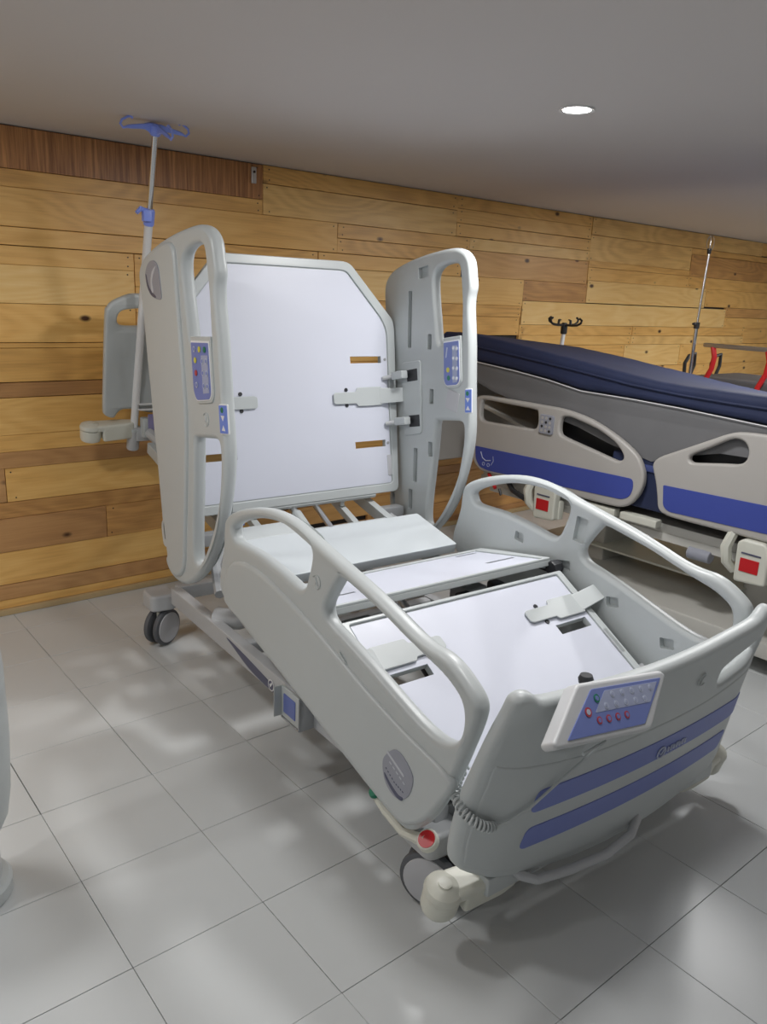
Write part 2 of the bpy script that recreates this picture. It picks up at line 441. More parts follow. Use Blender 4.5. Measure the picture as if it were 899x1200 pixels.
B += rows(2.1, 4.6, [.281, .172], {0: 'b2'}) + rows(4.6, 8.8, [.281, .172]) + rows(2.9, 5.7, [.172, .068], {0: 'b2'}) + rows(5.7, 8.8, [.172, .068])
B += rows(3.4, 4.9, [.415, .448][::-1])
kindmat = {None: 'pine', 'p': 'pine_pale', 'b': 'pine_brown', 'b2': 'pine', 's': 'pine_sawn'}
kindmat['b2'] = 'pine_mid'
wood('pine_mid', (.78, .46, .17), (.66, .35, .115), (.38, .175, .055))
nails = MB(); seen = []
def overlap(a, b): return min(a[1], b[1])-max(a[0], b[0]) > .01 and min(a[3], b[3])-max(a[2], b[2]) > .006
Bs = []
for b in B:
    x0, x1, z0, z1, k = b
    for q in Bs:      # clip any board that would run into one already nailed up
        if overlap((x0, x1, z0, z1), q):
            oz = min(z1, q[3])-max(z0, q[2]); ox = min(x1, q[1])-max(x0, q[0])
            if oz < ox:
                if (z0+z1)/2 > (q[2]+q[3])/2: z0 = q[3]
                else: z1 = q[2]
            else:
                if (x0+x1)/2 > (q[0]+q[1])/2: x0 = q[1]
                else: x1 = q[0]
    if z1-z0 > .012 and x1-x0 > .05: Bs.append((x0, x1, z0, z1, k))
B = Bs
for x0, x1, z0, z1, k in B:
    d = .018+random.uniform(0, .007); g = .0012+random.choice((0, 0, .0008, .002))
    t = MB(); t.box((0, 0, 0), (x1-x0-.003, d, z1-z0-g), kindmat[k], bev=.0014, seg=1)
    o = t.build('plank', parent=wall, sharp=20)
    o.location = ((x0+x1)/2, WALL_Y+.025-d/2, (z0+z1)/2+random.uniform(-.0005, .0005)); o.rotation_euler = (0, random.uniform(-.0007, .0007), 0)
    if z1-z0 > .05 and x0 > -1 and x1 < 8.5:
        for xx in (x0+.03, x1-.03):
            for zz in (z0+.018, z1-.018):
                nails.lathe([(.0035, 0), (.0035, .002)], (xx+random.uniform(-.008, .008), WALL_Y+.0255-d, zz), -Y, 'nail', 6)
nails.build('nail_head', parent=wall, kind='stuff')
m = MB(); m.box(((XL+XR)/2, WALL_Y+.004, .014), (XR-XL, .034, .028), 'base_wood', bev=.004); struct('baseboard_back', m)
# boards beyond those seen, left of the frame and far right
m = MB(); m.box(((XL-2.4)/2, WALL_Y+.015, H/2), (-2.4-XL, .02, H-.03), 'pine'); m.build('plank', parent=wall)
m = MB(); m.box(((XR+8.8)/2+.3, WALL_Y+.016, H/2), (XR-8.8, .02, H-.03), 'pine'); m.build('plank', parent=wall)
# small metal clip at the top of the dark board
m = MB(); m.box((2.105, WALL_Y-.004, 2.005), (.028, .01, .075), 'alu', bev=.004); m.lathe([(.006, 0), (.006, .004)], (2.105, WALL_Y-.009, 2.02), -Y, 'nail', 8)
m.build('metal_clip', label='small metal clip at the right end of the dark sawn board under the ceiling', cat='clip')

for n, (x, y, p) in enumerate(LIGHTS):
    t = thing('recessed_light', 'small round recessed downlight glowing in the grey ceiling', 'ceiling light', (x, y, H)) if n == 0 else None
    par = t
    if t is None:
        t = thing('recessed_light', 'round recessed downlight in the ceiling outside the picture', 'ceiling light', (x, y, H), group='downlights outside the picture')
    a = MB(); a.lathe([(.045, -.0005), (.056, -.001), (.056, -.006), (.045, -.004), (.045, -.0005)], (0, 0, 0), Z, 'trim_ring', 32, False); a.build('trim_ring', parent=t)
    a = MB(); a.lathe([(.0445, .004), (.0445, .02)], (0, 0, 0), Z, 'lamp', 32); a.build('lamp_lens', parent=t)

# ================================================================ BED 1
PSI = math.radians(-3.3); UCC = 1.575
bx_, by_ = math.cos(PSI)*UCC-math.sin(PSI)*2.1, math.sin(PSI)*UCC+math.cos(PSI)*2.1
bed = thing('hospital_bed', 'bare pale grey hospital bed with raised backrest, four open side rails and blue striped footboard', 'bed', (bx_, by_, 0), PSI)
FR = [(0.174, 0.718), (0.173, 0.75), (0.141, 0.776), (0.085, 0.804), (-0.033, 0.843), (-0.142, 0.863), (-0.241, 0.865), (-0.321, 0.851), (-0.42, 0.826), (-0.544, 0.805), (-0.638, 0.788), (-0.758, 0.756), (-0.824, 0.736), (-0.884, 0.724), (-0.93, 0.735), (-0.963, 0.721), (-1.009, 0.7), (-1.039, 0.679), (-1.048, 0.665), (-1.055, 0.648), (-1.049, 0.612), (-1.024, 0.549), (-1.005, 0.486), (-0.973, 0.406), (-0.939, 0.337), (-0.901, 0.278), (-0.866, 0.239), (-0.834, 0.223), (-0.799, 0.225), (-0.687, 0.248), (-0.512, 0.292), (-0.327, 0.339), (-0.145, 0.384), (0.075, 0.434), (0.171, 0.459), (0.214, 0.499), (0.219, 0.543), (0.192, 0.603), (0.172, 0.663)]
FH1 = [(.103,.721),(.105,.741),(.06,.769),(-.004,.795),(-.088,.82),(-.167,.832),(-.242,.835),(-.313,.829),(-.361,.816),(-.376,.796),(-.372,.765),(-.358,.722),(-.347,.695),(-.327,.679),(-.294,.677),(-.207,.69),(-.075,.703),(.056,.701),(.09,.706)]
FH2 = [(-.512,.762),(-.533,.772),(-.608,.760),(-.709,.740),(-.769,.724),(-.85,.702),(-.927,.684),(-.967,.668),(-.993,.65),(-1.004,.626),(-1.006,.596),(-1.0,.567),(-.985,.545),(-.96,.53),(-.925,.524),(-.865,.53),(-.782,.551),(-.674,.582),(-.549,.614),(-.48,.63),(-.453,.652),(-.460,.687)]
FBODY = [(.16,.50),(.13,.60),(.06,.645),(-.06,.66),(-.22,.64),(-.412,.598),(-.621,.538),(-.803,.495),(-.93,.475),(-.985,.462),(-1.0,.44),(-.97,.385),(-.92,.31),(-.865,.262),(-.80,.25),(-.511,.318),(-.06,.43),(.12,.462)]
HR = [(0.862, 1.515), (0.84, 1.55), (0.8, 1.575), (0.754, 1.592), (0.656, 1.618), (0.538, 1.64), (0.43, 1.652), (0.373, 1.657), (0.317, 1.661), (0.264, 1.649), (0.226, 1.62), (0.22, 1.589), (0.21, 1.554), (0.202, 1.519), (0.198, 1.506), (0.214, 1.485), (0.211, 1.431), (0.197, 1.381), (0.185, 1.31), (0.177, 1.237), (0.169, 1.16), (0.159, 1.082), (0.149, 1.019), (0.145, 0.972), (0.146, 0.925), (0.159, 0.856), (0.179, 0.784), (0.215, 0.699), (0.272, 0.601), (0.347, 0.516), (0.423, 0.45), (0.507, 0.408), (0.59, 0.397), (0.655, 0.408), (0.695, 0.435), (0.704, 0.464), (0.69, 0.487), (0.655, 0.494), (0.655, 0.506), (0.69, 0.514), (0.712, 0.53), (0.719, 0.561), (0.728, 0.64), (0.743, 0.729), (0.76, 0.845), (0.777, 0.94), (0.802, 1.099), (0.822, 1.216), (0.838, 1.345), (0.852, 1.42), (0.861, 1.48)]
HH1 = [(.463,1.539),(.447,1.573),(.404,1.594),(.343,1.602),(.304,1.596),(.287,1.572),(.275,1.521),(.262,1.458),(.255,1.387),(.249,1.32),(.252,1.302),(.27,1.297),(.38,1.290),(.404,1.296),(.415,1.32),(.432,1.39),(.453,1.472)]
HH2 = [(.386,.975),(.36,.985),(.297,.994),(.224,1.003),(.197,.990),(.19,.95),(.192,.90),(.203,.826),(.221,.752),(.248,.690),(.292,.619),(.337,.566),(.375,.535),(.402,.535),(.414,.57),(.412,.656),(.397,.813),(.390,.92)]
AO = -.535; TH = .046; AM = AO+TH/2
def railplate(mb, out, holes, thick=TH, am=AM, bevel=.018, mt='plastic', res=4):
    mb.plate(smooth(relax(out), 3), [smooth(h, 3) for h in holes], (am, 0, 0), Y, Z, thick, mt, bevel, res)
def pocket(cut, y, z, w_, h_, rot=0, depth=.02, rad=.006):
    cut.plate(rect(y, z, w_, h_, rad, rot), [], (AO+TH, 0, 0), Y, Z, depth*2, 'plastic', .001, 1)
# foot rail (outer face at AO, pockets in the face towards the mattress)
m = MB(); railplate(m, FR, [FH1, FH2])
cut = MB()
for y, z, w_, h_, ro in ((-.161, .634, .046, .034, .12), (-.384, .592, .052, .034, -.2), (-.599, .53, .050, .034, -.2), (-.817, .468, .050, .034, -.22), (-.437, .733, .050, .090, .1)):
    pocket(cut, y, z, w_, h_, ro)
frail = m.build('side_rail', parent=bed, label='foot end side rail on the near left, smooth outer face with grey oval label', cut=cut)
m = MB(); m.plate(smooth(FBODY, 3), [], (AO+.004, 0, 0), Y, Z, .030, 'plastic', .0145, 5)
fb_l = m.build('outer_shell', parent=frail)
frail_r = mirror_part(frail, 'side_rail', bed, 'foot end side rail on the far right, inner face with small recesses')
mirror_part(fb_l, 'outer_shell', frail_r)
# oval label with print
def mark_person(mb, y, z, s, aa, mt='steel_paint'):
    # embossed little figure: ring and a bent stroke
    pts = [(aa, y+math.cos(t)*s, z+math.sin(t)*s) for t in [k*PI/6 for k in range(12)]]
    mb.tube(pts[1:11], s*.09, mt, 5)
    mb.tube([(aa, y+s*.35, z+s*.55), (aa, y-s*.05, z+s*.05), (aa, y-s*.4, z-s*.5)], s*.11, mt, 5)
    mb.tube([(aa, y+s*.25, z-s*.35), (aa, y-s*.05, z+s*.05)], s*.1, mt, 5)
OV = [(-.785,.424),(-.81,.437),(-.84,.43),(-.872,.402),(-.868,.36),(-.848,.328),(-.818,.312),(-.787,.316),(-.762,.34),(-.756,.385)]
m = MB(); aa = AO-.0115
m.plate(smooth(OV, 4), [], (aa, 0, 0), Y, Z, .003, 'label_grey', .001, 1)
m.plate(fillet([(-.772,.418),(-.842,.388),(-.840,.381),(-.770,.411)], .003), [], (aa-.0015, 0, 0), Y, Z, .0012, 'label_pale', .0004, 1)
for k in range(5):
    m.plate(rect(-.787-k*.0135, .395-.006*k-.004, .009, .004, 0, .4), [], (aa-.0015, 0, 0), Y, Z, .001, 'label_pale', .0003, 1)
for k in range(9):
    m.plate(rect(-.771-k*.0085, .362-.0033*k+.0015*abs(k-4), .005, .0035, 0, .4), [], (aa-.0015, 0, 0), Y, Z, .001, 'label_dark', .0003, 1)
m.plate(smooth([(-.766,.354),(-.79,.338),(-.822,.325),(-.84,.327),(-.838,.317),(-.82,.314),(-.79,.326),(-.768,.343)], 3), [], (aa-.0015, 0, 0), Y, Z, .0012, 'label_dark', .0004, 1)
m.build('printed_label', parent=frail, label='oval grey label with a dark curved bar')
m = MB(); mark_person(m, -.411, .728, .020, AO-.001, 'plastic'); m.build('embossed_mark', parent=frail)

# head rail
HSLOT = [(.686,.535),(.692,.530),(.698,.535),(.706,.575),(.704,.592),(.696,.592),(.690,.575)]
m = MB(); railplate(m, HR, [HH1, HH2, HSLOT])
cut = MB()
for y, z, w_, h_, ro in ((.541, 1.568, .075, .045, -.15), (.628, 1.375, .032, .235, -.06), (.466, 1.294, .03, .062, -.06), (.428, 1.075, .03, .062, -.06), (.416, .856, .03, .062, -.05), (.523, .765, .034, .15, -.05), (.548, .607, .034, .09, -.05)):
    pocket(cut, y, z, w_, h_, ro)
hrail = m.build('side_rail', parent=bed, label='head end side rail on the near left with blue keypad', cut=cut)
HBODY = [(.845,1.50),(.82,1.545),(.76,1.575),(.66,1.60),(.57,1.612),(.52,1.595),(.503,1.54),(.485,1.40),(.455,1.20),(.44,1.05),(.445,.90),(.46,.75),(.475,.62),(.49,.50),(.53,.445),(.59,.425),(.635,.44),(.655,.49),(.690,.65),(.725,.845),(.745,.94),(.770,1.099),(.792,1.216),(.812,1.345),(.828,1.42)]
m = MB(); m.plate(smooth(HBODY, 3), [], (AO+.004, 0, 0), Y, Z, .030, 'plastic', .0145, 5)
hb_l = m.build('outer_shell', parent=hrail)
hrail_r = mirror_part(hrail, 'side_rail', bed, 'head end side rail on the far right, inner face with blue keypad and hinge plate')
def disc(mb, a, y, z, rr, h, mt, seg=14, sx=-1): mb.lathe([(rr, 0), (rr, h)], (a, y, z), X*sx, mt, seg)
# outer keypad (near rail)
PAD = fillet([(.385,1.300),(.247,1.308),(.228,1.150),(.240,1.128),(.345,1.112),(.368,1.140)], [.004, .004, .015, .015, .015, .015])
def scale_out(P, k):
    cx = sum(p[0] for p in P)/len(P); cy = sum(p[1] for p in P)/len(P)
    return [(cx+(p[0]-cx)*k, cy+(p[1]-cy)*k) for p in P]
m = MB(); a0 = AO-.002
m.plate(scale_out(PAD, 1.14), [], (a0+.003, 0, 0), Y, Z, .012, 'plastic', .003, 2)
m.plate(scale_out(PAD, 1.02), [], (a0-.004, 0, 0), Y, Z, .003, 'white', .001, 1)
m.plate(scale_out(PAD, .97), [], (a0-.006, 0, 0), Y, Z, .002, 'membrane', .0008, 1)
m.plate([(.302,1.262),(.252,1.266),(.242,1.150),(.288,1.142)], [], (a0-.0072, 0, 0), Y, Z, .001, 'membrane_light', .0003, 1)
af = a0-.008
for (y, z, mt_) in ((.352,1.278,'button'),(.312,1.280,'yellow'),(.272,1.282,'green'),(.345,1.243,'yellow'),(.340,1.203,'red_mark'),(.337,1.165,'button'),
                    (.290,1.245,'button'),(.260,1.247,'button'),(.286,1.208,'button'),(.257,1.210,'button'),(.280,1.168,'button'),(.252,1.170,'button')):
    disc(m, af, y, z, .0095, .0015, mt_)
    if mt_ == 'button': disc(m, af-.0008, y, z, .006, .0012, 'membrane')
mirror_part(hb_l, 'outer_shell', hrail_r)
m.build('keypad', parent=hrail, label='blue membrane keypad with yellow, green and red buttons')
# inner keypad (far rail) built in mirrored coordinates
ai = -(AO+TH)     # inner face of the far rail is at +.489
IP = fillet([(.352,1.300),(.250,1.316),(.226,1.165),(.240,1.145),(.315,1.132),(.333,1.150)], [.004, .004, .015, .015, .015, .015])
m = MB()
m.plate(scale_out(IP, 1.16), [], (ai-.001, 0, 0), Y, Z, .010, 'plastic', .003, 2)
m.plate(scale_out(IP, 1.03), [], (ai-.0065, 0, 0), Y, Z, .003, 'white', .001, 1)
m.plate(scale_out(IP, .98), [], (ai-.0085, 0, 0), Y, Z, .002, 'membrane', .0008, 1)
m.plate([(.290,1.292),(.258,1.296),(.240,1.155),(.270,1.150)], [], (ai-.0098, 0, 0), Y, Z, .001, 'membrane_light', .0003, 1)
for k in range(4):
    for dy in (.010, -.012):
        y = .270+dy-.0045*k; z = 1.283-.038*k
        disc(m, ai-.0098, y, z, .0085, .0014, 'button'); disc(m, ai-.0108, y, z, .0055, .0012, 'white')
disc(m, ai-.0095, .308, 1.196, .010, .0015, 'yellow'); disc(m, ai-.0095, .300, 1.165, .010, .0015, 'green')
m.plate(rect(.326, 1.262, .007, .04, 0, .1), [], (ai-.0098, 0, 0), Y, Z, .001, 'button', .0003, 1)
m.build('keypad', parent=hrail_r, label='blue membrane keypad with pale round buttons in two columns')
# narrow strips on the front edge
def strip(aface, par, pts, sx, dz=0):
    m = MB(); P = fillet(pts, .004)
    m.plate(scale_out(P, 1.08), [], (aface, 0, 0), Y, Z, .006, 'white', .002, 1)
    m.plate(P, [], (aface+sx*.0035, 0, 0), Y, Z, .002, 'key_blue', .0006, 1)
    cy = sum(p[0] for p in pts)/4; cz = sum(p[1] for p in pts)/4
    ab = aface+sx*.0045
    disc(m, ab, cy+.008, cz+.028, .009, .0012, 'green', sx=sx)
    m.plate([(cy-.009, cz+.012), (cy+.017, cz+.010), (cy+.002, cz-.006)], [], (ab, 0, 0), Y, Z, .0012, 'white', .0003, 1)
    m.plate([(cy-.016, cz-.034), (cy+.010, cz-.036), (cy-.001, cz-.018)], [], (ab, 0, 0), Y, Z, .0012, 'white', .0003, 1)
    m.build('arrow_keys', parent=par, label='narrow blue strip with white arrows')
strip(AO-.001, hrail, [(.182,1.119),(.126,1.126),(.116,1.040),(.172,1.033)], -1)
strip(ai-.001, hrail_r, [(.190,1.132),(.150,1.138),(.140,1.052),(.180,1.045)], -1)
# oval label
m = MB()
m.plate(smooth([(.765,1.512),(.73,1.546),(.68,1.552),(.643,1.530),(.628,1.48),(.620,1.430),(.66,1.424),(.715,1.436),(.752,1.468)], 4), [], (AO-.0115, 0, 0), Y, Z, .004, 'label_grey', .001, 1)
m.plate(smooth([(.66,1.535),(.70,1.515),(.715,1.48),(.705,1.445),(.69,1.45),(.70,1.48),(.688,1.505)], 3), [], (AO-.0135, 0, 0), Y, Z, .0014, 'label_pale', .0004, 1)
m.plate(smooth([(.764,1.505),(.750,1.466),(.715,1.437),(.672,1.428),(.672,1.436),(.708,1.448),(.738,1.472),(.754,1.503)], 3), [], (AO-.0135, 0, 0), Y, Z, .0014, 'label_dark', .0004, 1)
m.build('printed_label', parent=hrail, label='oval grey label with a pale curved arrow')
m = MB(); mark_person(m, .29, 1.058, .022, AO-.001, 'plastic'); m.build('embossed_mark', parent=hrail)
m = MB(); m.plate(rect(.275, 1.078, .082, .078, .006, .15), [], (ai-.001, 0, 0), Y, Z, .004, 'wheel_grey', .001, 1); m.build('grey_sticker', parent=hrail_r)
# hinge plate and arms
for sgn, par in ((1, hrail_r), (-1, hrail)):
    m = MB(); fa = sgn*(abs(AO)-TH)
    hp = fillet([(.665,1.190),(.522,1.215),(.480,.912),(.612,.880)], .015)
    m.plate(hp, [], (fa-sgn*.003, 0, 0), Y, Z, .010, 'plastic', .003, 1)
    m.plate(rect(.575, 1.147, .085, .050, .003, -.2), [], (fa-sgn*.007, 0, 0), Y, Z, .003, 'dark', .001, 1)
    m.plate(rect(.538, .957, .085, .050, .003, -.2), [], (fa-sgn*.007, 0, 0), Y, Z, .003, 'dark', .001, 1)
    m.build('hinge_plate', parent=par)
    for y, z in ((.578, 1.147), (.542, .957)):
        m = MB()
        m.box((fa-sgn*.020, y+.01, z), (.034, .075, .034), 'plastic', bev=.006, axes=(X, Vector((0, math.cos(.2), -math.sin(.2))), Vector((0, math.sin(.2), math.cos(.2)))))
        m.tube([(fa-sgn*.018, y+.04, z-.005), (sgn*.43, y+.075, z-.02)], .009, 'frame_grey', 8)
        m.build('hinge_arm', parent=par)

# the head rails splay outwards a little towards the wall
def splay(o, sg):
    for v in o.data.vertices:
        d = .025*(v.co.y-.15)/.7; k = (1.04-d)/1.04
        v.co.x += sg*d; v.co.y = (v.co.y+2.1)*k-2.1; v.co.z = CAM_H+(v.co.z-CAM_H)*k
    shade(o.data, 38)
for root, sg in ((hrail, -1), (hrail_r, 1)):
    for o in [root]+list(root.children):
        if not o.name.startswith('hinge_arm'): splay(o, sg)
# ---------------------------------------------------------------- mattress platform
def panel(P, Q, outline, inset, slots, name, thick=.022, label=None, insetmat='laminate', framemat='steel_paint', rail=.02, parent=bed, pins=()):
    """P->Q: line in (y,z) giving the v axis; outline in (a,v); n points up"""
    P = Vector((0, *P)); Q = Vector((0, *Q)); e2 = (Q-P).normalized(); n = X.cross(e2)
    m = MB()
    m.plate(outline, slots, P-n*(thick/2), X, e2, thick, framemat, .0035, 2)
    # raised rim leaves the white sheet recessed
    m.plate(outline, [scale_in(inset, .004)], P+n*.003, X, e2, .010, framemat, .003, 2)
    if rail:
        pass
    o = m.build(name, parent=parent, label=label)
    m = MB(); m.plate(inset, slots, P+n*.0012, X, e2, .003, insetmat, .0006, 1)
    for a, v in pins: m.lathe([(.006, 0), (.006, .004)], P+X*a+e2*v+n*.002, n, 'grey_paint', 10)
    m.build('sheet', parent=o, label='smooth white laminate sheet')
    return o, P, e2, n
def scale_in(P, d):
    n = len(P); out = []
    cx = sum(p[0] for p in P)/n; cy = sum(p[1] for p in P)/n
    A = sum(P[i][0]*P[(i+1) % n][1]-P[(i+1) % n][0]*P[i][1] for i in range(n)); s = -1 if A > 0 else 1
    for i in range(n):
        a = Vector(P[(i+1) % n])-Vector(P[i-1]); nn = Vector((a.y, -a.x)).normalized()*(-s)
        out.append((P[i][0]+nn.x*d, P[i][1]+nn.y*d))
    return out
# back section: nearly upright
hP, hQ = (.577, .645), (.740, 1.600)
o_ = [(-.485, 0), (.482, 0), (.505, .70), (.498, .735), (.300, .955), (.27, .965), (-.27, .965), (-.300, .955), (-.498, .735), (-.505, .70)]
out_ = fillet(o_, [.03, .03, .06, .06, .04, .04, .04, .04, .06, .06], 4)
i_ = [(-.452, .04), (.448, .04), (.462, .685), (.440, .735), (.278, .920), (.255, .926), (-.255, .926), (-.278, .920), (-.440, .735), (-.462, .685)]
in_ = fillet(i_, [.012, .012, .06, .03, .03, .03, .03, .03, .03, .06], 4)
vs_ = lambda z: (z-.645)/(.955/ math.hypot(.163, .955))
def slot(a0, a1, v0, v1): return [(a0, v0), (a1, v0), (a1, v1), (a0, v1)]
sl = []
for s in (1, -1):
    for z, a0_, a1_ in ((1.205, .271, .428), (.855, .272, .428)):
        v = vs_(z); a, b = sorted((s*a0_, s*a1_)); sl.append(slot(a, b, v-.014, v+.014))
back, bP, bE, bN = panel(hP, hQ, out_, in_, sl, 'back_section', label='upright back section of the mattress platform with cut corners', pins=[(.448, vs_(1.205)), (.44, vs_(.855)), (-.448, vs_(1.205)), (-.44, vs_(.855))])
for s in (1, -1):
    m = MB(); m.plate(rect(s*.443, vs_(.76), .022, .09, .006), [], bP+bN*.002, X, bE, .008, 'wheel_grey', .002, 1); m.build('edge_grip', parent=back)
def retainer(par, P, e2, n, v, s, h=.06):
    """mattress retainer: tongue, wide plate, turned-up lip beyond the edge"""
    m = MB(); q = P+n*.010
    A = [(.173, v-.022), (.183, v-.028), (.285, v-.028), (.292, v-.04), (.415, v-.04), (.415, v+.038), (.292, v+.038), (.285, v+.020), (.183, v+.020), (.173, v+.014)]
    A = [(s*a, b) for a, b in A]
    m.plate(fillet(A, .006, 3), [], q, X, e2, .006, 'plastic', .002, 2)
    # lip: rises outward
    d = (X*s*.12+n*.050).normalized(); q2 = P+X*s*.405+n*.010
    m.plate(fillet([(0, v-.034), (.135, v-.030), (.148, v-.018), (.148, v+.018), (.135, v+.028), (0, v+.032)], .008, 3), [], q2, d, e2, .006, 'plastic', .002, 2)
    for dv in (-.034, .030): m.lathe([(.008, 0), (.008, .004)], P+X*s*.24+e2*(v+dv)+n*.002, n, 'dark', 10)
    m.build('mattress_retainer', parent=par)
for s in (1, -1): retainer(back, bP, bE, bN, vs_(1.055), s)
# seat
e_ = Vector((0, .25, .058)).normalized()
m = MB(); m.plate(fillet([(-.395, 0), (.395, 0), (.395, .262), (-.395, .262)], .008, 3), [], (0, .075, .538), X, e_, .038, 'seat_panel', .003, 2)
nn_ = X.cross(e_)
seat = m.build('seat_section', parent=bed, label='flat pale grey seat section')
m = MB(); m.plate(fillet([(-.36, 0), (-.11, 0), (-.07, -.05), (-.07, -.09), (-.36, -.09)][::-1], .006, 3), [], Vector((0, .46, .610)), X, e_, .020, 'steel_paint', .003, 2)
m.box((-.33, .47, .635), (.03, .02, .02), 'blue', bev=.003)
m.build('seat_extension', parent=bed)
# thigh
tP, tQ = (.022, .532), (-.350, .609)
# v runs from the seat towards the foot; keep normals up by using v axis reversed
P_, Q_ = tQ, tP
L_ = math.hypot(.372, .077)
out_ = fillet([(-.455, 0), (.455, 0), (.455, .03), (.478, L_-.10), (.478, L_), (-.478, L_), (-.478, L_-.10), (-.455, .03)], .006, 3)
in_ = fillet([(-.425, .018), (.425, .018), (.330, .30), (.30, L_-.022), (-.30, L_-.022), (-.33, .30)], .004, 2)
in_ = fillet([(-.428, .016), (.428, .016), (.428, L_-.022), (-.428, L_-.022)], .004, 2)
sl = []
for s in (1, -1):
    for v, a0_, a1_ in ((.335, .31, .412), (.135, .276, .41)):
        a, b = sorted((s*a0_, s*a1_)); sl.append([(a, v-.0085), (b, v-.0085), (b, v+.0085), (a, v+.0085)])
thigh, *_ = panel(P_, Q_, out_, in_, sl, 'thigh_section', label='narrow thigh section sloping up towards the knees')
m = MB(); ax = Vector((0, .979, -.203))
m.box((0, -.341, .594), (.92, .016, .018), 'steel_paint', bev=.003)
m.box((-.45, -.16, .552), (.02, .36, .03), 'steel_paint', bev=.003, axes=(X, ax, X.cross(ax))); m.box((.45, -.16, .552), (.02, .36, .03), 'steel_paint', bev=.003, axes=(X, ax, X.cross(ax)))
m.build('edge_tube', parent=thigh)
# leg section
lP, lQ = (-.880, .300), (-.384, .586)
LL = math.hypot(.496, .286)
def lv(y): return (y-lP[0])/(lQ[0]-lP[0])*LL
LL -= .014
out_ = fillet([(-.40, -.02), (.40, -.02), (.452, .06), (.452, LL), (-.452, LL), (-.452, .06)], [.03, .03, .05, .008, .008, .05], 4)
in_ = fillet([(-.38, .012), (.38, .012), (.422, .07), (.422, LL-.016), (-.422, LL-.016), (-.422, .07)], [.02, .02, .04, .004, .004, .04], 4)
sl = []
for s in (1, -1):
    a, b = sorted((s*.262, s*.402)); v = lv(-.572); sl.append([(a, v-.018), (b, v-.018), (b, v+.018), (a, v+.018)])
leg, gP, gE, gN = panel(lP, lQ, out_, in_, sl, 'leg_section', label='lower leg section sloping down to the footboard', pins=[(.435, lv(-.56)), (-.435, lv(-.56))])
for s in (1, -1): retainer(leg, gP, gE, gN, lv(-.508), s)
for s in (1, -1):
    m = MB(); m.plate(rect(s*.435, lv(-.655), .020, .10, .006), [], gP+gN*.004, X, gE, .008, 'frame_grey', .002, 1); m.build('edge_grip', parent=leg)
m = MB()
for s in (1, -1): m.box(gP+X*s*.43+gE*.28-gN*.028, (.022, .52, .03), 'steel_paint', bev=.003, axes=(X, gE, gN))
m.box(gP+gE*(LL-.030)-gN*.030, (.86, .024, .02), 'steel_paint', bev=.003, axes=(X, gE, gN))
m.build('edge_tube', parent=leg)
m = MB(); m.box((0, -.955, .262), (.84, .115, .022), 'steel_paint', bev=.004, axes=(X, gE, gN)); m.box((0, -.985, .225), (.60, .05, .05), 'grey_paint', bev=.006)
m.build('end_bar', parent=bed)
# knee hinges
for s in (1, -1):
    m = MB()
    m.lathe([(.024, -.02), (.028, -.012), (.028, .012), (.024, .02)], (s*.462, -.365, .582), X, 'dark', 8)
    m.lathe([(.008, .02), (.008, .026)], (s*.462-.03 if s > 0 else -.46, -.365, .582), X, 'alu', 10)
    m.box((s*.47, -.33, .575), (.02, .09, .04), 'dark', bev=.006)
    m.build('knee_hinge', parent=bed)
# ---------------------------------------------------------------- chassis of the tilted upper frame
sl_ = .25
def fz(y): return .475+(y-.08)*sl_
ux = Vector((0, 1, sl_)).normalized(); un = X.cross(ux)
m = MB()
for s in (1, -1):
    ya, yb = -1.0, 1.33
    m.box((s*.35, (ya+yb)/2, fz((ya+yb)/2)-.02), (.035, (yb-ya)*1.03, .05), 'steel_paint', bev=.004, axes=(X, ux, un))
for y in (-.95, -.2, .45, 1.30): m.box((0, y, fz(y)-.02), (.72, .04, .04), 'steel_paint', bev=.004, axes=(X, ux, un))
m.build('upper_frame', parent=bed)
# struts behind the back section
m = MB()
for s in (1, -1):
    m.box((s*.21, .60, .585), (.03, .42, .03), 'steel_paint', bev=.004, axes=(X, Vector((0, .93, .36)).normalized(), X.cross(Vector((0, .93, .36)).normalized())))
    m.tube([(s*.21, .60, .62), (s*.21, .70, .80)], .012, 'steel_paint', 8)
    m.box((s*.20, .60, .635), (.02, .03, .06), 'steel_paint', bev=.005)
m.tube([(-.06, .30, .50), (-.03, .80, .72)], .016, 'alu', 12); m.tube([(-.06, .30, .50), (-.045, .55, .61)], .024, 'steel_paint', 12)
m.tube([(.06, .36, .52), (.07, .75, .70)], .012, 'alu', 10)
m.tube([(-.36, .585, .64), (.36, .585, .64)], .014, 'steel_paint', 8)
m.build('backrest_strut', parent=bed)
# rail support arms below the rails
for s in (1, -1):
    m = MB(); m.box((s*.43, .56, .56), (.12, .05, .05), 'grey_paint', bev=.008); m.tube([(s*.49, .30, .44), (s*.45, .42, .50), (s*.38, .50, .56)], .02, 'grey_paint', 8); m.build('rail_support', parent=bed)
    m = MB(); m.tube([(s*.49, -.15, .42), (s*.42, -.10, .40), (s*.36, -.08, .42)], .016, 'grey_paint', 8); m.build('rail_support', parent=bed)
    m = MB(); m.tube([(s*.49, -.75, .36), (s*.42, -.72, .32), (s*.36, -.70, .30)], .016, 'grey_paint', 8); m.build('rail_support', parent=bed)
